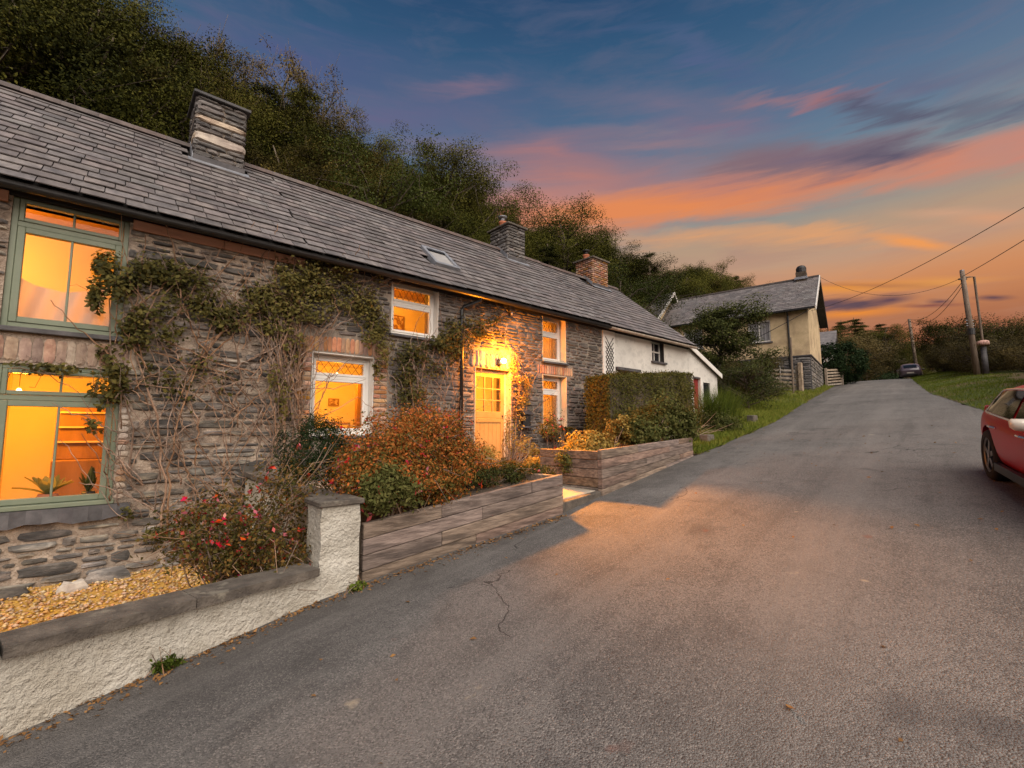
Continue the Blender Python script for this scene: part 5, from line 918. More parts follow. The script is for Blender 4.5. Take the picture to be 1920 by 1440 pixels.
def tangle(seed, n, box, ang, ln, r=(.003, .006)):
    rg_ = random.Random(seed); out = []
    for i in range(n):
        x, y = rg_.uniform(box[0], box[1]), rg_.uniform(box[2], box[3]); a = R(rg_.uniform(*ang)); l = rg_.uniform(*ln); pts = [(x, y)]
        for k in range(3): a += rg_.uniform(-.35, .35); x += math.cos(a) * l / 3; y -= math.sin(a) * l / 3; pts.append((x, y))
        q = rg_.uniform(*r) * 1.9; out.append((pts, q, q * .5))
    return out
climber('climbing_rose', 'tangled climbing rose beside the green windows', (.75, FY - .08, -1.75), [(195, 500, 34, 30, 420), (180, 560, 26, 45, 300), (235, 530, 40, 40, 420), (300, 505, 45, 35, 520), (360, 535, 50, 40, 620), (420, 590, 55, 45, 620), (250, 620, 45, 50, 380), (215, 690, 40, 40, 320), (200, 735, 40, 35, 220), (300, 600, 60, 50, 420), (470, 560, 40, 35, 420), (120, 690, 60, 12, 70), (60, 690, 60, 10, 50), (170, 800, 18, 12, 60), (235, 960, 14, 12, 60), (290, 1003, 22, 12, 120), (300, 720, 40, 60, 140), (380, 700, 50, 60, 120)],
        [([(300, 1010), (310, 900), (290, 780), (250, 640), (300, 540)], .016, .008), ([(310, 1000), (318, 880), (340, 760), (390, 640), (420, 560)], .013, .007), ([(245, 905), (250, 800), (215, 700), (205, 560)], .012, .006), ([(205, 715), (340, 730), (450, 790), (540, 870)], .008, .006), ([(215, 828), (300, 838), (400, 812), (510, 822)], .007, .005), ([(290, 660), (420, 700), (500, 780), (525, 850)], .008, .005), ([(20, 690), (100, 705), (190, 705)], .005, .003), ([(30, 705), (70, 690), (150, 735), (205, 820)], .005, .003)] + tangle(71, 150, (205, 510, 560, 1000), (20, 160), (60, 220)), 'leaf_rose', .058, 71)
climber('climbing_rose', 'leafy climbing rose arching over the brick edged window', (2.05, FY - .08, -.85), [(555, 525, 50, 38, 760), (610, 545, 55, 42, 900), (665, 570, 48, 40, 760), (520, 570, 45, 42, 560), (500, 610, 40, 35, 380), (580, 590, 50, 30, 520), (700, 610, 26, 40, 420), (720, 650, 14, 40, 240), (545, 640, 25, 40, 260), (530, 720, 25, 60, 220), (705, 690, 14, 30, 120), (640, 505, 60, 14, 240), (710, 520, 10, 24, 60)],
        [([(530, 880), (535, 760), (525, 660), (560, 570)], .016, .009), ([(545, 870), (555, 760), (560, 660), (620, 590)], .013, .007), ([(560, 850), (540, 720), (500, 620)], .010, .006), ([(600, 630), (650, 600), (700, 590)], .010, .006), ([(690, 600), (715, 660), (735, 730)], .010, .005)] + tangle(72, 80, (505, 570, 640, 880), (60, 120), (60, 200)) + tangle(73, 30, (480, 720, 500, 640), (0, 180), (40, 120)), 'leaf_rose', .056, 72)
t = thing('wooden_trellis', 'rough twig trellis on the wall left of the brick edged window', 'trellis', (2.05, FY - .05, -.8))
for k, px in enumerate((530, 545, 562)): a, b = at(px, 880, FY - .05), at(px + 8, 620, FY - .05); MB().beam(a, b, .016, .016, (0, 1, 0)).build('upright', 'vine_wood', t)
for py in range(640, 880, 26): a, b = at(522, py, FY - .068), at(572, py + 4, FY - .068); MB().beam(a, b, .014, .014, (0, 1, 0)).build('rung', 'vine_wood', t)
climber('climbing_rose', 'dark climber between the white windows reaching over the doorway', (4.3, FY - .08, -.82), [(760, 690, 22, 40, 420), (775, 740, 28, 40, 360), (790, 660, 30, 22, 360), (830, 640, 36, 22, 420), (870, 625, 40, 26, 620), (910, 615, 36, 20, 420), (860, 660, 36, 26, 420), (800, 700, 36, 30, 260), (770, 780, 20, 22, 160), (935, 600, 20, 14, 140)],
        [([(775, 850), (765, 760), (755, 690), (790, 650), (870, 620), (930, 605)], .014, .006), ([(800, 850), (790, 770), (810, 690), (850, 640)], .010, .005), ([(825, 800), (835, 720), (810, 670)], .006, .004)] + tangle(74, 40, (750, 870, 660, 840), (50, 130), (50, 130)), 'leaf_rose', .056, 74)
climber('climbing_rose', 'sparse lamplit climber up the wall right of the door', (6.95, FY - .08, -.8), [(968, 690, 14, 26, 160), (975, 730, 18, 30, 200), (990, 720, 14, 22, 140), (970, 790, 12, 40, 160), (965, 840, 14, 26, 140), (985, 750, 14, 20, 120)], [([(970, 872), (966, 800), (975, 720), (968, 665)], .010, .004), ([(980, 872), (985, 780), (990, 710)], .007, .003)] + tangle(75, 18, (962, 998, 680, 860), (50, 130), (30, 90)), 'leaf_gold', .05, 75)
# ------------------------------------------------------------------ the cream house up the lane
HA = R(9.9); H0 = np.array([31.86, 8.85, 2.0]); HU = np.array([math.cos(HA), math.sin(HA), 0]); HV_ = np.array([-math.sin(HA), math.cos(HA), 0])
HX = Matrix.Translation(H0) @ Matrix(((HV_[0], HU[0], 0, 0), (HV_[1], HU[1], 0, 0), (0, 0, 1, 0), (0, 0, 0, 1)))   # local x along the front (away from the lane), local y into the house
ch = thing('cream_house', 'two storey cream rendered house on a dark stone base', 'house', tuple(H0))
def hb(m, name, mat, parent=ch, **k): return m.build(name, mat, parent, xf=HX, **k)
GW, GL, GE, GB, GR = 6.6, 9.3, 5.45, 2.45, 8.15
W_up = (2.05, 3.35, 3.55, 4.95); W_lo = (1.6, 3.6, .95, 2.25)
up_h = [(a, b, c, d) for (a, b, c, d) in (W_up, (6.2, 7.5, 3.55, 4.95))]
frt = lambda u, v, w: (u, -w, v)
hb(wall_shell(0, GL, GB, GE, up_h, frt, .35), 'front_wall', 'cream_render'); fw_lo = hb(wall_shell(0, GL, -.8, GB - .002, [W_lo], frt, .38), 'base_wall', 'slate_dark')
hb(MB().ext([(0.003, GB), (GW, GB), (GW, GE), (GW / 2, GR - .12), (0.003, GE)], .003, .33, 'x'), 'gable_wall', 'cream_render')
hb(MB().box(0.001, .36, .003, GW, -.8, GB - .003), 'gable_base', 'mortar_mid')
hb(MB().box(GL - .3, GL, 0.4, GW, -.8, GE), 'end_wall', 'cream_render'); hb(MB().box(.36, GL - .31, GW - .3, GW - .01, -.8, GE), 'rear_wall', 'cream_render')
pcs = [q for q in rubble(.02, GL, -.2, GB - .04, [W_lo], (.10, .17), (.3, .75), .02, .05, frt)]
for q in pcs: hb(q, 'stone', 'stone_chimney', fw_lo)
gb = lambda u, v, w: (-w, u, v)
pcs = rubble(.05, GW, -.2, GB - .05, [], (.14, .26), (.18, .42), .03, .05, gb)
for q in pcs: hb(q, 'stone', 'stone_left', fw_lo)
hb(MB().box(-.06, GL, -.07, -.003, GB - .02, GB + .05), 'string_course', 'slate_dark'); hb(MB().box(-.07, -.003, 0, GW, GB - .02, GB + .05), 'string_course', 'slate_dark')
def slope_roof(x0, x1, e, r, ov, name, parent):
    yE = -.42; zE = e - .12; yR = GW / 2; L = math.hypot(yR - yE, r - zE); rows_ = 20; m = MB(); ang = math.atan2(r - zE, yR - yE)
    pt = lambda x, s, w: (x, yE + s * math.cos(ang) - w * math.sin(ang), zE + s * math.sin(ang) + w * math.cos(ang))
    m.add([pt(x0, 0, 0), pt(x1, 0, 0), pt(x1, L, 0), pt(x0, L, 0), (x0, 2 * yR - yE, zE), (x1, 2 * yR - yE, zE)], [(0, 1, 2, 3), (3, 2, 5, 4)]); rr = hb(m, name, 'underlay', parent); q = MB(); rg_ = random.Random(5)
    for i in range(rows_):
        u = x0 - rg_.uniform(0, .3)
        while u < x1:
            a, b = max(u, x0), min(u + .36, x1); u += .37; s0, s1 = L * i / rows_, min(L, L * (i + 1.3) / rows_)
            if b - a > .05: q.hexa([pt(a, s0, .012), pt(b, s0, .012), pt(b, s1, .002), pt(a, s1, .002), pt(a, s0, .026 + rg_.uniform(0, .006)), pt(b, s0, .026), pt(b, s1, .008), pt(a, s1, .008)])
    tag(hb(q, 'slates', 'slate', rr), kind='stuff'); hb(MB().beam((x0, yR, r + .02), (x1, yR, r + .02), .26, .09), 'ridge', 'ridge_tile', rr)
    return rr, pt, L
rr, ptf, Lf = slope_roof(-.45, GL, GE, GR, .4, 'roof', ch)
for (y0, y1, z0, z1) in ((-.46, GW / 2, GE - .14, GR), (GW + .46, GW / 2, GE - .14, GR)): hb(MB().hexa([(-.50, y0, z0 - .22), (-.45, y0, z0 - .22), (-.45, y1, z1 - .22), (-.50, y1, z1 - .22), (-.50, y0, z0 + .06), (-.45, y0, z0 + .06), (-.45, y1, z1 + .06), (-.50, y1, z1 + .06)]), 'barge_board', 'black_iron' if y0 > 0 else 'white_paint', rr)
hb(MB().hexa([(-.44, GW + .42, GE - .17), (-.01, GW + .42, GE - .17), (-.01, GW / 2, GR - .05), (-.44, GW / 2, GR - .05), (-.44, GW + .42, GE - .13), (-.01, GW + .42, GE - .13), (-.01, GW / 2, GR - .01), (-.44, GW / 2, GR - .01)]), 'verge_soffit', 'black_iron', rr)
hb(MB().box(-.4, GL, -.50, -.40, GE - .22, GE - .11), 'gutter', 'black_plastic'); hb(MB().box(-.4, GL, -.40, -.005, GE - .16, GE - .13), 'soffit', 'black_iron')
hb(MB().tube([(1.05, -.45, GE - .2), (1.05, -.10, GE - .45), (1.05, -.10, -.1)], .055, n=8), 'downpipe', 'black_plastic')
cmn = hb(MB().box(.25, .85, GW / 2 - .35, GW / 2 + .35, GR - .5, GR + .42), 'chimney', 'bark'); hb(MB().lathe((.55, GW / 2, GR + .42), [(.30, 0), (.31, .3), (.24, .44), (.12, .5), (0, .52)], 14), 'chimney_pot', 'black_iron', cmn); hb(MB().box(.18, .92, GW / 2 - .42, GW / 2 + .42, GR - .1, GR + .06), 'flashing', 'lead', cmn)
def far_window(H, nm=2, glass='net_curtain'):
    x0, x1, z0, z1 = H; wn = hb(rframe(MB(), x0 + .01, x1 - .01, z0 + .01, z1 - .01, .06, .14, .07), 'window', 'white_paint')
    for i in range(1, nm): a = x0 + (x1 - x0) * i / nm; hb(MB().box(a - .03, a + .03, .055, .13, z0 + .08, z1 - .08), 'mullion', 'white_paint', wn)
    for i in range(nm): a, b = x0 + .08 + (x1 - x0 - .16) * i / nm, x0 + .08 + (x1 - x0 - .16) * (i + 1) / nm; hb(MB().box(a + .03, b - .03, .10, .106, z0 + .08, z1 - .08), 'pane', 'pane_clear', wn)
    q = MB(); n = 40
    V = [(x0 + .08 + (x1 - x0 - .16) * i / n, .20 + .03 * math.sin(i * 1.1), z) for i in range(n + 1) for z in (z0 + .05, z1 - .05)]; q.add(V, [(2 * i, 2 * i + 2, 2 * i + 3, 2 * i + 1) for i in range(n)]); hb(q, 'net_curtain', glass, wn)
    hb(MB().box(x0 - .1, x1 + .1, -.08, .05, z0 - .09, z0 - .003), 'sill', 'slate_dark', wn); hb(MB().box(x0, x1, .32, .36, z0, z1), 'backing', 'dark_glass', wn)
far_window(W_up); far_window((6.2, 7.5, 3.55, 4.95)); far_window(W_lo, 3, 'dark_glass')
# taller wing at its far end
hb(MB().ext([(-1.2, -.8), (GW - 1, -.8), (GW - 1, GE + .4), (GW / 2 - 1.0, GR + .1), (-1.2, GE + .2)], GL + .01, GL + 3.6, 'x'), 'wing_wall', 'cream_render')
m = MB(); yA, yB = GW / 2 - 1.0, -1.75; zA, zB = GR + .32, GE - .02
m.hexa([(GL - .45, yB, zB), (GL + 3.8, yB, zB), (GL + 3.8, yA, zA), (GL - .45, yA, zA), (GL - .45, yB - .03, zB + .05), (GL + 3.8, yB - .03, zB + .05), (GL + 3.8, yA, zA + .07), (GL - .45, yA, zA + .07)]); wr = hb(m, 'wing_roof', 'slate')
m = MB(); m.hexa([(GL - .45, GW - .4, zB + .2), (GL + 3.8, GW - .4, zB + .2), (GL + 3.8, yA, zA), (GL - .45, yA, zA), (GL - .45, GW - .4, zB + .27), (GL + 3.8, GW - .4, zB + .27), (GL + 3.8, yA, zA + .07), (GL - .45, yA, zA + .07)]); hb(m, 'wing_roof', 'slate', wr)
hb(MB().hexa([(GL - .50, yB - .05, zB - .18), (GL - .455, yB - .05, zB - .18), (GL - .455, yA, zA - .14), (GL - .50, yA, zA - .14), (GL - .50, yB - .05, zB + .06), (GL - .455, yB - .05, zB + .06), (GL - .455, yA, zA + .10), (GL - .50, yA, zA + .10)]), 'barge_board', 'white_paint', wr)
hb(MB().hexa([(GL - .50, yA, zA - .14), (GL - .455, yA, zA - .14), (GL - .455, yA + .7, zA - .74), (GL - .50, yA + .7, zA - .74), (GL - .50, yA, zA + .10), (GL - .455, yA, zA + .10), (GL - .455, yA + .7, zA - .5), (GL - .50, yA + .7, zA - .5)]), 'barge_board', 'white_paint', wr)
hb(MB().tube([(GL + .1, -1.30, GE - .1), (GL + .1, -1.30, 0)], .05, n=6), 'downpipe', 'black_plastic')
# small white house beyond it
def gpx(px, py, dist):  # a point dist metres away along the bearing of a pixel column
    d = ray(px, py); return d / np.linalg.norm(d[:2]) * dist
c = gpx(1566, 690, 50.0); sh = thing('white_house', 'small white gabled house beyond the cream house', 'house', (c[0], c[1], 3.6))
SX = Matrix.Translation((c[0], c[1], 3.6)) @ Matrix(((HV_[0], HU[0], 0, 0), (HV_[1], HU[1], 0, 0), (0, 0, 1, 0), (0, 0, 0, 1)))
MB().ext([(-2.6, 0), (2.2, 0), (2.2, 3.0), (-.2, 5.0), (-2.6, 3.0)], 0, 6, 'x').build('wall', 'whitewash', sh, xf=SX)
for s in (-1, 1): a = -.2 + s * 2.7; MB().hexa([(-.3, a, 2.8), (6.2, a, 2.8), (6.2, -.2, 5.05), (-.3, -.2, 5.05), (-.3, a, 2.9), (6.2, a, 2.9), (6.2, -.2, 5.15), (-.3, -.2, 5.15)]).build('roof', 'slate', sh, xf=SX)
MB().box(-.03, 0, -1.6, -.6, 1.6, 2.6).build('window', 'dark_glass', sh, xf=SX); MB().box(-.1, -.005, 1.7, 2.0, 2.1, 2.9).build('lantern', 'black_iron', sh, xf=SX)
# far bungalow roof at the crest
c = gpx(1664, 705, 78); fb = thing('bungalow', 'distant bungalow with a brown roof at the crest', 'house', (c[0], c[1], 4.3)); MB().box(c[0] - 3, c[0] + 3, c[1] - 2.6, c[1] + 3, 3.8, 6.6).build('wall', 'cream_render', fb); MB().ext([(c[1] - 3.2, 6.5), (c[1] + 3.6, 6.5), (c[1] + .2, 8.4)], c[0] - 3.4, c[0] + 3.4, 'x').build('roof', 'fence_wood', fb)
# ------------------------------------------------------------------ gates and fence
def field_gate(label, a, b, h, nb, post=True, name='field_gate'):
    A, B = np.array(a, float), np.array(b, float); A[2] = float(GZ(A[0], A[1])); B[2] = float(GZ(B[0], B[1])); t = thing(name, label, 'gate' if post else 'fence', tuple((A + B) / 2)); z = np.array([0, 0, 1.0])
    for i in range(nb): MB().beam(A + z * (.15 + (h - .2) * i / (nb - 1)), B + z * (.15 + (h - .2) * i / (nb - 1)), .03, .12).build('rail', 'fence_wood', t)
    for p in (A, B): MB().beam(p - z * .2, p + z * (h + (.25 if post else .1)), .14, .14, (1, 0, 0)).build('post', 'fence_wood', t)
    if post: MB().beam(A + z * .15, B + z * h, .025, .09).build('brace', 'fence_wood', t)
g1 = gpx(1497, 735, 31.2); g2 = gpx(1425, 735, 31.0)
field_gate('grey wooden field gate in front of the cream house', g1, g2, 1.35, 6)
sd = gpx(1503, 735, 30.9); q = float(GZ(sd[0], sd[1])); tag(MB().box(sd[0] - .12, sd[0] + .12, sd[1] - .10, sd[1] + .10, q - .1, q + 1.75).build('gate_post', 'fence_wood', bevel=.02), 'thick pale gate post at the corner of the cream house', 'post')
sd = gpx(1488, 735, 29.5); q = float(GZ(sd[0], sd[1])); tag(MB().tube([(sd[0], sd[1], q - .1), (sd[0], sd[1], q + 3.1)], .05, n=8).build('thin_post', 'pole_wood'), 'tall thin post standing beside the field gate', 'post')
g1 = gpx(1550, 720, 39.5); g2 = gpx(1579, 715, 42); field_gate('slatted wooden fence beyond the cream house gable', g1, g2, 1.25, 6, False, 'slat_fence')
# ------------------------------------------------------------------ poles and wires
def pole(label, base, h, r, tilt=(0, 0)):
    t = thing('telegraph_pole', label, 'pole', base); b = np.array(base); top = b + [tilt[0], tilt[1], h]; MB().tube([b - [0, 0, .3], b + (top - b) * .5, top], r, r * .72, 12).build('shaft', 'pole_wood', t, True); return t, top
bp = gpx(1834, 713, 35.3); bp[2] = float(GZ(bp[0], bp[1])); top_px = ray(1817, 508)
hgt = top_px[2] / np.linalg.norm(top_px[:2]) * np.linalg.norm(bp[:2]) - bp[2]
tl = RT * (-.30)
tp, tptop = pole('tall wooden telegraph pole with a side pipe on the verge', tuple(bp), hgt, .145, (tl[0], tl[1]))
MB().tube([tptop - [0, 0, .12], tptop + [0, 0, .06]], .10, n=10).build('cap', 'lead', tp)
k = tptop - np.array([0, 0, .45]); MB().beam(k - RT * .22, k + RT * .20, .09, .07).build('crossarm', 'black_iron', tp)
z = bp + (tptop - bp) * .42; MB().lathe(tuple(z - [0, 0, .15]), [(.16, 0), (.165, .0), (.165, .35), (.155, .35)], 12).build('band', 'black_iron', tp)
for q in (.48, .5, .53): z = bp + (tptop - bp) * q; MB().beam(z - RT * .2, z + RT * .2, .05, .04).build('bracket', 'lead', tp)
b2 = gpx(1850, 713, 35.6); b2[2] = float(GZ(b2[0], b2[1])); dd = np.linalg.norm(b2[:2]); zz = lambda px, py: ray(px, py)[2] / np.linalg.norm(ray(px, py)[:2]) * dd
sp_ = thing('pipe_post', 'thin pipe post with a pinkish cap box beside the telegraph pole', 'post', tuple(b2)); zt = zz(1843, 517); b2t = b2 - RT * .12
MB().tube([(b2[0], b2[1], b2[2] - .1), (b2[0], b2[1], zz(1849, 650))], .14, .12, n=12).build('base', 'slate_dark', sp_, True); MB().tube([(b2[0], b2[1], zz(1849, 650)), (b2t[0], b2t[1], zt), tuple(tptop + (np.array([b2t[0], b2t[1], zt]) - tptop) * .15 + [0, 0, -.3])], .055, n=8).build('pipe', 'pole_wood', sp_)
MB().lathe((b2[0], b2[1], zz(1849, 647)), [(.0, 0), (.24, .01), (.27, .08), (.25, .22), (.12, .27), (0, .27)], 14).build('cap_box', 'pink_cap', sp_, True)
b3 = gpx(1721, 697, 62); b3[2] = float(GZ(b3[0], b3[1])); h3 = ray(1715, 598)[2] / np.linalg.norm(ray(1715, 598)[:2]) * 62 - b3[2]; p3, p3top = pole('leaning telegraph pole behind the parked car at the crest', tuple(b3), h3, .16, tuple((RT * -.45)[:2]))
b4 = gpx(1624, 690, 66); b4[2] = float(GZ(b4[0], b4[1])); p4, p4top = pole('small far pole by the hedges at the crest', tuple(b4), 3.4, .08)
zB = float(GZ(9.0, -5.5)); pB, pBtop = pole('telegraph pole down the verge past the red car', (9.0, -5.5, zB), 6.25 - zB, .14)
def wire(label, a, b, sag, r=.012):
    a, b = np.array(a, float), np.array(b, float); pts = [a + (b - a) * s - np.array([0, 0, 4 * sag * s * (1 - s)]) for s in np.linspace(0, 1, 25)]; tag(MB().tube(pts, r, n=5).build('overhead_wire', 'black_iron'), label, 'wire')
wire('overhead wire rising from the pole towards the road behind', tptop + [0, 0, -.3], pBtop, .25, .016)
hx = HX @ Vector((-.2, -.1, 5.15)); hx = np.array(hx)
wire('long overhead wire crossing the sky to the cream house', pBtop, hx, .9, .011)
wire('overhead wire running from the tall pole past the house roof', tptop + [0, 0, -.35], np.array(HX @ Vector((-.3, GW / 2, GR + .1))), 1.2, .011)
wire('wire from the tall pole to the leaning far pole', tptop + [0, 0, -.55], p3top, .8, .016); wire('second wire from the tall pole to the leaning far pole', tptop + [0, 0, -.75], p3top + [0, 0, -.2], 1.1, .016)
wire('short far wire from the leaning pole across the trees', p3top, p4top, .3, .014)
wire('service wire sagging down the front of the cream house', np.array(HX @ Vector((-.42, -.45, 5.3))), np.array(HX @ Vector((5.5, -.5, 2.7))), .12, .02)
# ------------------------------------------------------------------ cars
def car(name, label, pos, heading, paint, S=1.0, hs=1.0, capmat='cream_cap'):
    """length along local +x (front), y left ; loft of cross sections"""
    t = thing(name, label, 'car', pos); X = Matrix.Translation(pos) @ Euler((0, -math.atan(.11) * math.cos(heading), heading)).to_matrix().to_4x4()
    # station: x, bottom, belt z, top z, half width low, half width belt, half width top
    ST = [(-1.93, .46, .80, .84, .52, .50, .40), (-1.88, .34, .88, .95, .68, .66, .52), (-1.72, .26, .93, 1.12, .76, .75, .56), (-1.45, .22, .94, 1.33, .80, .79, .58), (-1.10, .20, .93, 1.47, .82, .81, .60), (-.60, .19, .92, 1.52, .83, .82, .61), (0, .19, .90, 1.52, .83, .82, .61), (.45, .19, .89, 1.47, .83, .82, .60), (.85, .19, .88, 1.30, .83, .81, .58), (1.15, .20, .87, 1.07, .82, .80, .60), (1.35, .20, .86, .96, .82, .78, .62), (1.60, .22, .80, .90, .80, .74, .60), (1.80, .26, .72, .80, .72, .66, .50), (1.90, .36, .62, .66, .54, .50, .40)]
    def sec(q):
        x, b, bz, tz, hl, hbt, ht = q; bz = b + (bz - b) * (.25 + .75 * hs); tz = bz + (tz - q[2]) * hs * .96; mid = (b + bz) / 2
        return [(0, b), (hl * .8, b), (hl * .95, b + .06), (hl * 1.0, mid - .05), (hl * 1.01, mid + .10), (hbt, bz - .03), (hbt - .03, bz + .012), (hbt + (ht - hbt) * .55, bz + (tz - bz) * .55), (ht + .02, tz - (tz - bz) * .14), (ht * .82, tz - (tz - bz) * .03), (ht * .4, tz + .012), (0, tz + .018)]
    def at_sec(x):
        for p, q in zip(ST[:-1], ST[1:]):
            if p[0] <= x <= q[0]:
                k = (x - p[0]) / (q[0] - p[0]); return sec(tuple(a + (b - a) * k for a, b in zip(p, q)))
        return sec(ST[0] if x < ST[0][0] else ST[-1])
    n = 12; m = MB(); V = []; F = []
    for q in ST:
        s = sec(q); V += [(q[0], y, z) for y, z in s] + [(q[0], -y, z) for y, z in s[-2:0:-1]]
    kk = 2 * n - 2
    for i in range(len(ST) - 1): F += [(i * kk + j, i * kk + (j + 1) % kk, (i + 1) * kk + (j + 1) % kk, (i + 1) * kk + j) for j in range(kk)]
    F += [tuple(range(kk - 1, -1, -1)), tuple((len(ST) - 1) * kk + j for j in range(kk))]
    me = bpy.data.meshes.new('body'); me.from_pydata(V, [], F); bm = bmesh.new(); bm.from_mesh(me); bmesh.ops.recalc_face_normals(bm, faces=bm.faces); bm.to_mesh(me); bm.free()
    tmp = bpy.data.objects.new('tmp', me); COL.objects.link(tmp); md = tmp.modifiers.new('s', 'SUBSURF'); md.levels = 2; md.render_levels = 2
    cut = MB()
    for wx_ in (-1.18, 1.18):
        for s in (-1, 1): cut.add(*(lambda c_: (c_.v, c_.f))(MB().tube([(wx_, s * .52, .31), (wx_, s * 1.1, .31)], .365, n=28)))
    cme = bpy.data.meshes.new('cut'); cme.from_pydata(cut.v, [], cut.f); bm = bmesh.new(); bm.from_mesh(cme); bmesh.ops.recalc_face_normals(bm, faces=bm.faces); bm.to_mesh(cme); bm.free()
    co = bpy.data.objects.new('cut', cme); COL.objects.link(co); b_ = tmp.modifiers.new('b', 'BOOLEAN'); b_.object = co; b_.operation = 'DIFFERENCE'; b_.solver = 'EXACT'
    dg = bpy.context.evaluated_depsgraph_get(); dg.update(); bme = bpy.data.meshes.new_from_object(tmp.evaluated_get(dg)); bpy.data.objects.remove(tmp); bpy.data.objects.remove(co)
    bme.polygons.foreach_set('use_smooth', np.ones(len(bme.polygons), bool)); bme.materials.clear(); bme.materials.append(MATS[paint])
    try: bme.set_sharp_from_angle(angle=R(38))
    except Exception: pass
    co_ = np.zeros(len(bme.vertices) * 3); bme.vertices.foreach_get('co', co_); co_ = co_.reshape(-1, 3) @ np.array(X.to_3x3()).T; bme.vertices.foreach_set('co', co_.ravel()); bme.update()
    body = place('body', bme, paint, t, pos)
    def B_(m_, nm, mat, par=t, **k): return m_.build(nm, mat, par, xf=X, **k)
    def sidey(x, z):
        s = at_sec(x)[4:10]
        for (y0, z0), (y1, z1) in zip(s[:-1], s[1:]):
            if z0 <= z <= z1: return y0 + (y1 - y0) * (z - z0) / (z1 - z0 + 1e-9)
        return s[-1][0]
    def panel(poly_top, poly_bot, side, off, nm, mat, par, ext=None):
        m_ = MB(); k = len(poly_top); r_ = 5; VV = []
        for (xt, zt_), (xb, zb_) in zip(poly_top, poly_bot):
            for j in range(r_ + 1): x_, z_ = xb + (xt - xb) * j / r_, zb_ + (zt_ - zb_) * j / r_; VV.append((x_, side * (sidey(x_, z_) + off), z_))
        m_.add(VV, [(i * (r_ + 1) + j, (i + 1) * (r_ + 1) + j, (i + 1) * (r_ + 1) + j + 1, i * (r_ + 1) + j + 1) for i in range(k - 1) for j in range(r_)]); return B_(m_, nm, mat, par, smooth=True)
    for s in (1, -1):
        gl = panel([(x, at_sec(x)[8][1] - .035) for x in np.linspace(-1.28, -.30, 9)], [(-1.30 + .98 * i / 8 - (.04 if i == 0 else 0), at_sec(-1.3 + .98 * i / 8)[6][1] + .03) for i in range(9)], s, .012, 'rear_side_window', 'car_glass', t)
        panel([(x, at_sec(x)[8][1] - .035) for x in np.linspace(-.24, .62, 9)], [(-.24 + 1.06 * i / 8, at_sec(-.24 + 1.06 * i / 8)[6][1] + .03) for i in range(9)], s, .012, 'front_side_window', 'car_glass', t)
        tr_ = MB(); ptsb = [(x, s * (sidey(x, at_sec(x)[6][1] + .018) + .016), at_sec(x)[6][1] + .018) for x in np.linspace(-1.36, .86, 14)]; tr_.tube(ptsb, .012, n=6)
        ptst = [(-1.36, s * (sidey(-1.36, at_sec(-1.36)[6][1] + .02) + .016), at_sec(-1.36)[6][1] + .02)] + [(x, s * (sidey(x, at_sec(x)[8][1] - .02) + .014), at_sec(x)[8][1] - .02) for x in np.linspace(-1.30, .66, 14)]; tr_.tube(ptst, .011, n=6); B_(tr_, 'window_trim', 'chrome')
        for xh in (-.86, .12): hz = .69; B_(MB().tube([(xh - .09, s * (sidey(xh, hz) + .0), hz - .01), (xh - .05, s * (sidey(xh, hz) + .035), hz), (xh + .05, s * (sidey(xh, hz) + .035), hz), (xh + .09, s * (sidey(xh, hz)), hz - .01)], .011, n=6), 'door_handle', 'chrome')
        mr = B_(MB().lathe((0, 0, 0), [(0, -.09), (.05, -.085), (.085, -.04), (.09, 0), (.075, .05), (.03, .085), (0, .09)], 14) if False else MB().hexa([(.60, s * .86, .79), (.72, s * .86, .79), (.70, s * 1.03, .81), (.62, s * 1.03, .81), (.58, s * .86, .91), (.74, s * .86, .89), (.70, s * 1.04, .90), (.61, s * 1.04, .92)]), 'mirror', capmat, bevel=.025, smooth=True)
        B_(MB().tube([(.68, s * .78, .79), (.66, s * .88, .83)], .02, n=6), 'mirror_arm', 'black_plastic')
        B_(MB().hexa([(1.70, s * .45, .62), (1.82, s * .40, .60), (1.70, s * .66, .62), (1.60, s * .70, .64), (1.68, s * .45, .80), (1.78, s * .40, .76), (1.66, s * .66, .78), (1.56, s * .70, .80)]), 'headlight', 'cream_cap', bevel=.02)
        B_(MB().hexa([(-1.93, s * .38, .70), (-1.80, s * .72, .70), (-1.72, s * .70, .70), (-1.86, s * .38, .70), (-1.91, s * .38, .86), (-1.78, s * .70, .88), (-1.70, s * .68, .88), (-1.84, s * .38, .86)]), 'tail_light', 'tail_red', bevel=.015)
        B_(MB().beam((-.78, s * .83, .235), (.78, s * .83, .235), .05, .09), 'sill_trim', 'black_plastic')
        for wx_ in (-1.18, 1.18):
            wh = B_(MB().tube([(wx_, s * .62, .31), (wx_, s * .64, .31)], .29, n=24), 'wheel', 'black_plastic'); ty = MB(); pr_ = [(.21, .0), (.285, .0), (.31, .03), (.31, .15), (.285, .18), (.21, .18)]; nn = 28
            ty.add([(wx_ + r_ * math.cos(2 * math.pi * j / nn), s * (.64 + w_), .31 + r_ * math.sin(2 * math.pi * j / nn)) for r_, w_ in pr_ for j in range(nn)], [(i * nn + j, i * nn + (j + 1) % nn, (i + 1) * nn + (j + 1) % nn, (i + 1) * nn + j) for i in range(5) for j in range(nn)]); B_(ty, 'tyre', 'tyre', wh, smooth=True)
            rm = MB()
            for j in range(5): a = 2 * math.pi * j / 5 + .3; rm.beam((wx_, s * .80, .31), (wx_ + .20 * math.cos(a), s * .79, .31 + .20 * math.sin(a)), .06, .02, (0, 1, 0))
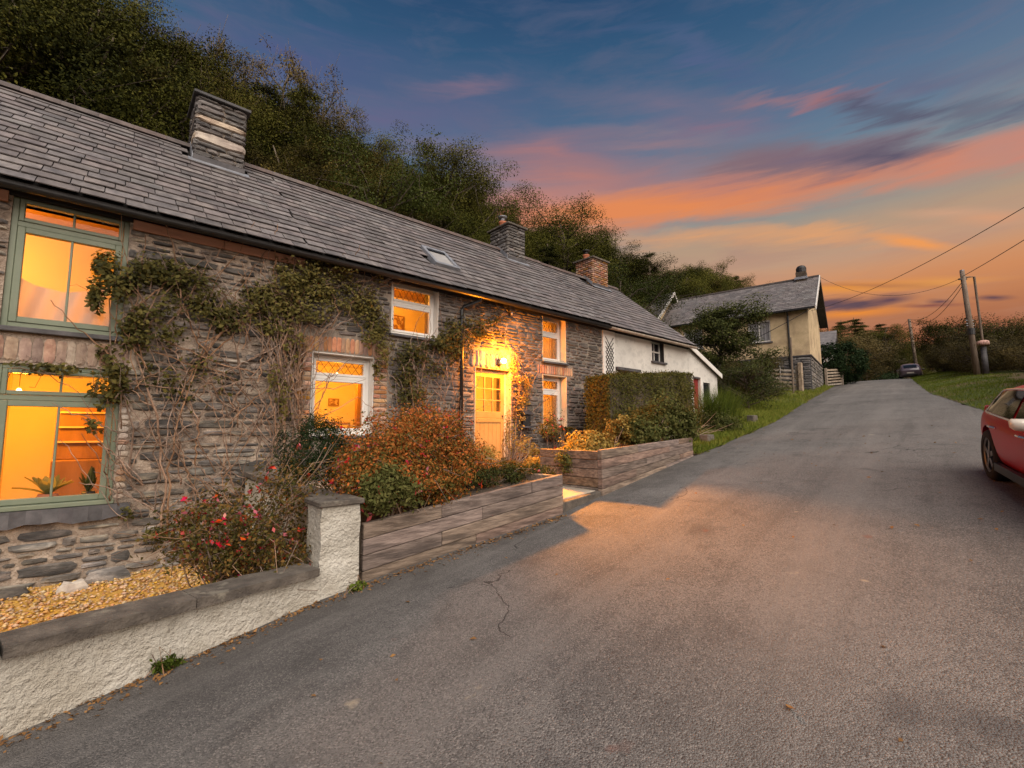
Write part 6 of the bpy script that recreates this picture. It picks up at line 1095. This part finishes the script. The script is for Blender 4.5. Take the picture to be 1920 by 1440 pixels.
            rm.tube([(wx_, s * .785, .31), (wx_, s * .815, .31)], .045, n=12); rm.add([(wx_ + r_ * math.cos(2 * math.pi * j / nn), s * w_, .31 + r_ * math.sin(2 * math.pi * j / nn)) for r_, w_ in ((.19, .80), (.215, .815), (.22, .80), (.19, .70)) for j in range(nn)], [(i * nn + j, i * nn + (j + 1) % nn, ((i + 1) % 4) * nn + (j + 1) % nn, ((i + 1) % 4) * nn + j) for i in range(4) for j in range(nn)]); B_(rm, 'rim', 'alloy', wh)
    for nm_, xs_, dx_, yw in (('rear_window', (-1.74, -1.62, -1.48, -1.36), -.012, .46), ('windscreen', (1.10, .96, .80, .64), .012, .50)):
        gl_ = MB(); VV = []
        for x_ in xs_:
            sc_ = at_sec(x_); tz_ = sc_[11][1]; tw_ = sc_[9][0]
            for y in np.linspace(-1, 1, 7): VV.append((x_ + dx_, y * tw_ * .97, tz_ + (sc_[9][1] - tz_) * y * y + .022))
        gl_.add(VV, [(i * 7 + j, i * 7 + j + 1, (i + 1) * 7 + j + 1, (i + 1) * 7 + j) for i in range(3) for j in range(6)]); B_(gl_, nm_, 'car_glass', smooth=True)
    B_(MB().box(-1.945, -1.90, -.5, .5, .40, .52), 'rear_bumper', 'black_plastic', bevel=.015); B_(MB().box(1.86, 1.92, -.5, .5, .34, .46), 'front_bumper', 'black_plastic', bevel=.015); B_(MB().box(-1.935, -1.90, -.25, .25, .60, .70), 'number_plate', 'cream_cap')
    return t
def roadz(x, y):
    t_ = (y - eR(x)) / (eL(x) - eR(x)); return float(zroad(x)) - .05 * (2 * t_ - 1) ** 2 + .012
hd = R(194.5); wpt = np.array([8.25, .44]); c = wpt + np.array([math.cos(hd), math.sin(hd)]) * 1.18 - np.array([-math.sin(hd), math.cos(hd)]) * -.80
c = wpt + np.array([math.cos(hd), math.sin(hd)]) * 1.18 + np.array([-math.sin(hd), math.cos(hd)]) * .80
car('red_car', 'red hatchback with cream mirror cap parked across the lane', (c[0], c[1], roadz(*c)), hd, 'red_paint', hs=.75)
c = gpx(1707, 700, 57.5); car('plum_car', 'dark plum estate car parked on the crest', (c[0], c[1], float(zroad(c[0])) + .0), R(8), 'plum_paint', hs=.97, capmat='plum_paint')
# ------------------------------------------------------------------ trees
TOPZ = {}
def make_tree(seed, H, cw, cb, style, leafmat, barkmat='bark', nl=6500, L=.22, aspect=.55):
    """prototype at the origin: returns (trunk mesh, crown mesh)"""
    rng = np.random.default_rng(seed); m = MB(); C = []; tw = [np.array([0, 0, -.3])]; k = 7; p = np.zeros(3)
    for i in range(1, k + 1): p = np.array([rng.normal() * .10 * H / 10 * i ** .5, rng.normal() * .10 * H / 10 * i ** .5, H * (.94 if style != 'con' else .98) * i / k]); tw.append(p)
    r0 = .018 * H + .03; m.tube(tw, r0, r0 * .12, 8); TP = np.array(tw)
    def trunk(z): return np.array([np.interp(z, TP[:, 2], TP[:, 0]), np.interp(z, TP[:, 2], TP[:, 1]), z])
    if style == 'con':
        z = cb
        while z < H * .97:
            f = 1 - (z - cb) / (H - cb); n = int(5 + 3 * f)
            for j in range(n):
                a = rng.uniform(0, 6.28); l = cw * (.18 + .82 * f ** .8) * rng.uniform(.65, 1.1); s = trunk(z); e = s + np.array([math.cos(a) * l, math.sin(a) * l, -.10 * l + .15 * f]); m.tube([s, (s + e) / 2 + [0, 0, .05 * l], e], .02 * l + .008, .006, 4)
                for q in np.linspace(.3, 1.05, max(3, int(l * 3))): C.append((s + (e - s) * q, .10 * cw * (1.15 - .5 * q) + .10))
            z += rng.uniform(.32, .5) * H / 10
    else:
        nb = 26 if style != 'bare' else 22
        for i in range(nb):
            z = cb + (H * .92 - cb) * (i + rng.uniform(0, 1)) / nb; f = (z - cb) / (H - cb); a = i * 2.4 + rng.normal() * .4; prof = math.sin(math.pi * min(1, .18 + .80 * f)) ** .7
            if style == 'tall': prof = .55 + .45 * math.sin(math.pi * f)
            l = cw * prof * rng.uniform(.55, 1.12); s = trunk(z * .9); up = .45 + .5 * rng.uniform(); e = s + np.array([math.cos(a) * l, math.sin(a) * l, l * up * (.8 if style != 'bare' else 1.3)]); md = (s + e) / 2 + rng.normal(size=3) * .12 * l; m.tube([s, md, e], .02 * l + .018, .009, 5)
            for q in range(6 if style != 'bare' else 7):
                b = md + (e - md) * rng.uniform(0, 1); g = e + rng.normal(size=3) * .27 * l * np.array([1, 1, .8]); m.tube([b, (b + g) / 2 + rng.normal(size=3) * .05, g], .012, .004, 4); C.append((g, .16 * cw * rng.uniform(.7, 1.3) + .12))
                if style == 'bare':
                    for _ in range(3): h = g + rng.normal(size=3) * .3 * l * .7 + [0, 0, .3]; m.tube([g, (g + h) / 2 + rng.normal(size=3) * .04, h], .013, .006, 3)
            C.append((e, .2 * cw * rng.uniform(.7, 1.2)))
    cen = np.array([c[0] for c in C]); rad = np.array([c[1] for c in C]) * (.95 if style in ('broad', 'tall') and H > 6 else 1.0); w_ = rad ** 2; w_ = w_ / w_.sum(); k = rng.choice(len(C), nl, p=w_); d = rng.normal(size=(nl, 3)); d /= np.linalg.norm(d, axis=1, keepdims=True); d *= rng.uniform(0, 1, (nl, 1)) ** .4
    P = cen[k] + d * rad[k][:, None] * np.array([1.25, 1.25, .8 if style != 'con' else .55]); out = P - np.array([0, 0, (H + cb) / 2]); out /= np.linalg.norm(out, axis=1, keepdims=True) + 1e-6
    N = d * .7 + out * .5 + np.array([0, 0, .35]) + rng.normal(size=(nl, 3)) * .45; V, F = leaf_mesh(P, N, L, L * aspect, rng)
    tm = bpy.data.meshes.new('trunk'); tm.from_pydata(m.v, [], m.f); tm.polygons.foreach_set('use_smooth', np.ones(len(tm.polygons), bool)); tm.materials.append(MATS[barkmat]); cm = np_mesh('crown', V, F); TOPZ[cm.name] = float(np.percentile(V[:, 2], 99.3)); cm.materials.append(MATS[leafmat]); return tm, cm
def put_tree(name, label, proto, loc, s=1.0, sz=None, rz=None, group=None, cat='tree'):
    t = thing(name, label, cat, loc, group); t.rotation_euler[2] = random.uniform(0, 6.28) if rz is None else rz; t.scale = (s, s, sz or s)
    for nm, me in zip(('trunk', 'crown'), proto):
        o = bpy.data.objects.new(nm, me); COL.objects.link(o); o.parent = t
        if nm == 'crown': o['kind'] = 'stuff'
    return t
PB = [make_tree(101 + i, 10, 3.0, 2.2, 'broad', 'leaf_wood', nl=42000, L=.085) for i in range(3)]
PW = [make_tree(111 + i, 11, 2.2, 4.2, 'tall', 'leaf_wood_brown', 'bark_pale', nl=32000, L=.080) for i in range(3)]
PC = [make_tree(121 + i, 11.5, 2.3, 1.2, 'con', 'leaf_conifer', nl=42000, L=.115, aspect=.26) for i in range(2)]
PN = [make_tree(131 + i, 10, 1.7, 4.0, 'bare', 'leaf_wood_brown', 'bark_pale', nl=3600, L=.10) for i in range(2)]
PG = [make_tree(141 + i, 7, 2.9, 1.2, 'broad', 'leaf_bright', nl=34000, L=.078) for i in range(2)]
LB = {'b': ('broadleaf_tree', 'dark broadleaf tree'), 'w': ('slender_tree', 'slender brownish tree'), 'c': ('conifer_tree', 'dark conifer'), 'n': ('twiggy_tree', 'thin half bare twiggy tree'), 'g': ('bright_tree', 'rounded bright green tree')}
def section(px):
    for lim, nm in ((340, 'above the green windowed cottage'), (500, 'behind the pale banded chimney'), (760, 'between the banded chimney and skylight'), (880, 'above the skylight'), (1000, 'behind the clay potted stone chimney'), (1080, 'between stone and brick chimneys'), (1160, 'behind the brick chimney'), (1240, 'past the brick chimney')):
        if px < lim: return nm
    return 'behind the cream house roof'
def tier(y): return 'at the wood\'s foot' if y < 17 else 'low in the wood' if y < 20.5 else 'midway up the wood' if y < 24 else 'high in the wood' if y < 28 else 'on the wooded skyline'
PR = {'b': PB, 'w': PW, 'c': PC, 'n': PN, 'g': PG}
rgt = random.Random(77)
def hill_tree(kind, x, y, s, sz=None, px=0, proto=None):
    put_tree(LB[kind][0], LB[kind][1] + ' ' + tier(y) + ' ' + section(px), proto or rgt.choice(PR[kind]), (x, y, float(GZ(x, y)) - .1), s, sz, rgt.uniform(0, 6.28), 'trees of the hillside wood')
def hill_at(kind, px, ytop, y, ws=None):  # tree at a pixel column, y metres across, crown top at pixel row ytop
    d = ray(px, 805); x = d[0] * y / d[1]; z = ray(px, ytop); zt = z[2] * y / z[1]; g0 = float(GZ(x, y)); pr_ = rgt.choice(PR[kind]); H = TOPZ[pr_[1].name]; sz = (zt - g0) / H
    hill_tree(kind, x, y, ws or max(.6, min(1.15, sz)) * (1.0 if px > 940 else .82 if px > 700 else .95), sz, px, pr_)
sil = lambda px: np.interp(px, [-200, 0, 100, 200, 250, 350, 450, 520, 640, 720, 760, 800, 870, 905, 960, 1000, 1050, 1100, 1150, 1220, 1300, 1400, 1450], [-190, -80, -40, 0, 34, 112, 148, 192, 250, 276, 298, 314, 338, 388, 416, 436, 424, 442, 480, 494, 503, 526, 555])
ks = 'bwcbwbcwbb'
for row, (y, step, drop) in enumerate(((16.4, 118, 120), (18.8, 92, 80), (22, 76, 44), (26, 62, 14), (30, 58, 4))):
    px = -180 + row * 23
    while px < 1430:
        q = px + rgt.uniform(-14, 14); top = sil(q) + drop * rgt.uniform(.6, 1.3) + rgt.uniform(-16, 24)
        kind = 'c' if (q < 330 and rgt.random() < .6) or (470 < q < 620 and rgt.random() < .4) else 'w' if 330 < q < 760 and rgt.random() < .55 else 'b' if rgt.random() < .72 else rgt.choice('wc')
        d = ray(q, 805); xx = d[0] * y / d[1]
        zt = ray(q, top); zt = zt[2] * y / zt[1]
        if zt - float(GZ(xx, y)) > 2.2 and not (q > 1200 and y < 25): hill_at(kind, q, top, y)
        px += step * (.40 if px > 940 else .62 if px > 780 else .9)
for (q, top, y, kd) in ((365, 70, 27, 'n'), (505, 105, 27, 'n'), (590, 140, 26, 'n'), (480, 150, 25, 'c'), (545, 155, 24.5, 'c'), (698, 292, 17.5, 'g'), (835, 280, 20, 'b'), (862, 318, 21, 'b'), (610, 385, 16.0, 'g'), (1055, 398, 20, 'b'), (1030, 465, 16.5, 'c'), (1172, 512, 16.2, 'g'), (1165, 480, 19, 'b'), (75, 60, 17, 'c'), (215, 100, 17.5, 'c'), (330, 150, 18, 'w')): hill_at(kd, q, top, y)
# undergrowth on the bank right behind the roofs
PS = [make_tree(151 + i, 2.4, 1.5, .2, 'broad', 'leaf_shrub', nl=7000, L=.085) for i in range(2)]; PSB = [make_tree(161 + i, 3.0, 2.0, .15, 'broad', 'leaf_bank', nl=11000, L=.095) for i in range(3)]
for i in range(44):
    q = -60 + i * 31 + rgt.uniform(-12, 12); y = rgt.uniform(14.7, 15.8); d = ray(q, 805); x = d[0] * y / d[1]
    if x < 24: put_tree('undergrowth_shrub', 'low scrubby shrub on the bank close ' + section(q), rgt.choice(PS + PSB), (x, y, float(GZ(x, y)) - .1), rgt.uniform(.85, 1.12), None, None, 'undergrowth behind the cottages', 'shrub')
# the tree and shrubs before the cream house
PT1 = make_tree(171, 5.2, 1.75, .5, 'broad', 'leaf_garden', nl=26000, L=.10); PD = make_tree(172, 2.6, 2.3, .1, 'broad', 'leaf_bank', nl=15000, L=.09)
def ground_at(px, dist): c = gpx(px, 700, dist); return (c[0], c[1], float(GZ(c[0], c[1])) - .05)
put_tree('garden_tree', 'leafy green tree standing before the cream house', PT1, ground_at(1352, 23.0), 1.02, .86, 1.0); put_tree('dark_shrub', 'dark reddish brown shrub below the garden tree', PD, ground_at(1405, 23.5), .50, .62, 2.0, None, 'shrub'); put_tree('dark_shrub', 'small dark shrub between the gate and the tall grass', PD, ground_at(1385, 20.5), .42, .5, 4.0, None, 'shrub')
put_tree('leafy_shrub', 'leafy green shrub by the lean-to corner', PS[0], ground_at(1398, 19.5), .7, .7, 1, None, 'shrub'); put_tree('leafy_shrub', 'low green shrub on the verge below the gate', PS[1], ground_at(1448, 25.5), .5, .3, 1, None, 'shrub')
# beyond the cream house
rb = bush('ball_bush', 'large clipped round dark bush beside the slatted fence', 'bush', ground_at(1573, 43), [((lambda p: (p[0], p[1], p[2] + 1.75))(ground_at(1573, 43)), (1.75, 1.75, 1.6), 160, 12000)], 'leaf_yew', .16, .08, 81, stems=12, spread=.10, shell=.12, stem_r=.03)
bush('ball_bush', 'low rounded clipped bush at the top of the lane', 'bush', ground_at(1641, 68), [((lambda p: (p[0], p[1], p[2] + .8))(ground_at(1641, 68)), (2.4, 2.4, 1.0), 120, 6000)], 'leaf_yew', .2, .10, 82, stems=10, spread=.12, shell=.15, stem_r=.03)
for (px, dist, s, kd, lab) in ((1604, 52, 1.2, PSB[0], 'brown green shrub past the round bush'), (1612, 58, 1.3, PSB[1], 'second brown green shrub past the round bush'), (1590, 60, 1.5, PSB[2], 'scrub behind the round bush'), (1633, 74, 1.6, PSB[0], 'scrub behind the low round bush'), (1660, 80, 1.5, PSB[2], 'small scrub by the bungalow')): put_tree('roadside_shrub', lab, kd, ground_at(px, dist), s, None, None, None, 'shrub')
def far_tree(kd, px, ytop, dist, lab, name, grp='trees beyond the crest'):
    c = gpx(px, 700, dist); g0 = float(GZ(c[0], c[1])) - .2; zt = ray(px, ytop); zt = zt[2] / np.linalg.norm(zt[:2]) * dist; pr_ = rgt.choice(PR[kd]); H = TOPZ[pr_[1].name]; s = (zt - g0) / H; put_tree(name, lab, pr_, (c[0], c[1], g0), s * 1.15, s, None, grp)
for (kd, px, yt, ds) in (('b', 1556, 612, 78), ('c', 1583, 604, 84), ('c', 1608, 600, 86), ('b', 1590, 640, 72), ('c', 1624, 610, 86), ('b', 1640, 622, 82), ('c', 1656, 608, 84), ('b', 1668, 615, 80), ('b', 1690, 640, 84), ('b', 1676, 648, 74), ('b', 1620, 650, 74), ('b', 1600, 660, 70), ('b', 1650, 660, 76), ('b', 1706, 652, 88), ('b', 1725, 648, 80), ('b', 1566, 640, 68), ('b', 1740, 655, 84)): far_tree(kd, px, yt, ds, 'dark far conifer beyond the crest of the lane' if kd == 'c' else 'dark far broadleaf tree beyond the crest of the lane', 'far_conifer' if kd == 'c' else 'far_tree')
# right-hand bank of scrub and the thorn tree
rb_ = random.Random(91)
def bank_lab(x): return 'olive brown scrub bush on the bank ' + ('facing the red car' if x < 27 else 'just below the tall telegraph pole' if x < 33 else 'right behind the tall telegraph pole' if x < 40 else 'between the tall pole and the plum car' if x < 52 else 'past the plum car')
for i in range(36):
    x = 20 + i * 1.15 + rb_.uniform(-.5, .5); y = float(eR(x)) - rb_.uniform(2.5, 4.8) - (1.5 if 26 < x < 36.5 else 0); s = rb_.uniform(.5, .72) * (1.5 if x > 44 else 1); put_tree('bank_shrub', bank_lab(x), rb_.choice(PSB), (x, y, float(GZ(x, y)) - .1), s, s * rb_.uniform(.7, 1.0), None, 'scrub along the far bank', 'shrub')
for i in range(24):
    x = 26 + i * 1.9 + rb_.uniform(-.6, .6); y = float(eR(x)) - rb_.uniform(6.0, 10); s = rb_.uniform(.65, .9); put_tree('bank_shrub', bank_lab(x).replace('olive brown scrub bush on the bank', 'taller scrub bush deep in the bank'), rb_.choice(PSB), (x, y, float(GZ(x, y)) - .1), s, s, None, 'scrub along the far bank', 'shrub')
c = gpx(1768, 700, 50); g0 = float(GZ(c[0], c[1])); put_tree('thorn_tree', 'wind shaped thorn tree on the bank beside the telegraph pole', make_tree(181, 5.2, 2.2, 2.2, 'broad', 'leaf_wood', nl=9000, L=.12), (c[0], c[1], g0 - .1), .8, .82, .5)
c = gpx(1885, 700, 44); put_tree('thorn_tree', 'low spreading thorn tree at the end of the scrub bank', make_tree(182, 4.4, 2.8, 1.2, 'broad', 'leaf_wood', nl=9000, L=.12), (c[0], c[1], float(GZ(c[0], c[1])) - .1), .8, .6, .5)
# ------------------------------------------------------------------ small things at the road edge
rng = np.random.default_rng(95); n = 1500; x = rng.uniform(-2.5, 4.6, n); y = np.array([(wy(a) if a < 1.5 else float(eL(a)) - .02) for a in x]) - np.abs(rng.normal(size=n)) * .085 - .01
P = np.stack([x, y, np.array([roadz(a, b) for a, b in zip(x, y)]) + .006], 1); N = rng.normal(size=(n, 3)) * .35 + [0, 0, 1]; V, F = leaf_mesh(P, N, .030, .016, rng); o0 = P.mean(0); tag(place('leaf_litter', np_mesh('leaf_litter', V - o0, F), 'dead_leaf', None, o0), 'dry brown leaves gathered along the wall foot', kind='stuff')
n = 130; x = rng.uniform(.5, 14, n); y = rng.uniform(0, 1, n); y = np.array([float(eR(a) + .3 + (eL(a) - eR(a) - .5) * b) for a, b in zip(x, y)]); P = np.stack([x, y, np.array([roadz(a, b) for a, b in zip(x, y)]) + .008], 1); N = rng.normal(size=(n, 3)) * .3 + [0, 0, 1]; V, F = leaf_mesh(P, N, .045, .026, rng); o0 = P.mean(0)
tag(place('fallen_leaves', np_mesh('fallen_leaves', V - o0, F), 'dead_leaf', None, o0), 'fallen leaves scattered over the lane', kind='stuff')
def weed(label, x, n, h, seed): y = (wy(x) if x < 1.5 else float(eL(x)) - .05) - .06; z = roadz(x, y); bush('weed', label, 'weed', (x, y, z), [((x, y, z + h * .6), (h * 1.2, h * .5, h * .7), 10, n)], 'leaf_grass', .035, .015, seed, stems=6, stem_r=.003)
weed('small green weed at the foot of the low white wall', .42, 240, .07, 96); weed('little weed at the foot of the white pier', 1.80, 160, .06, 97)
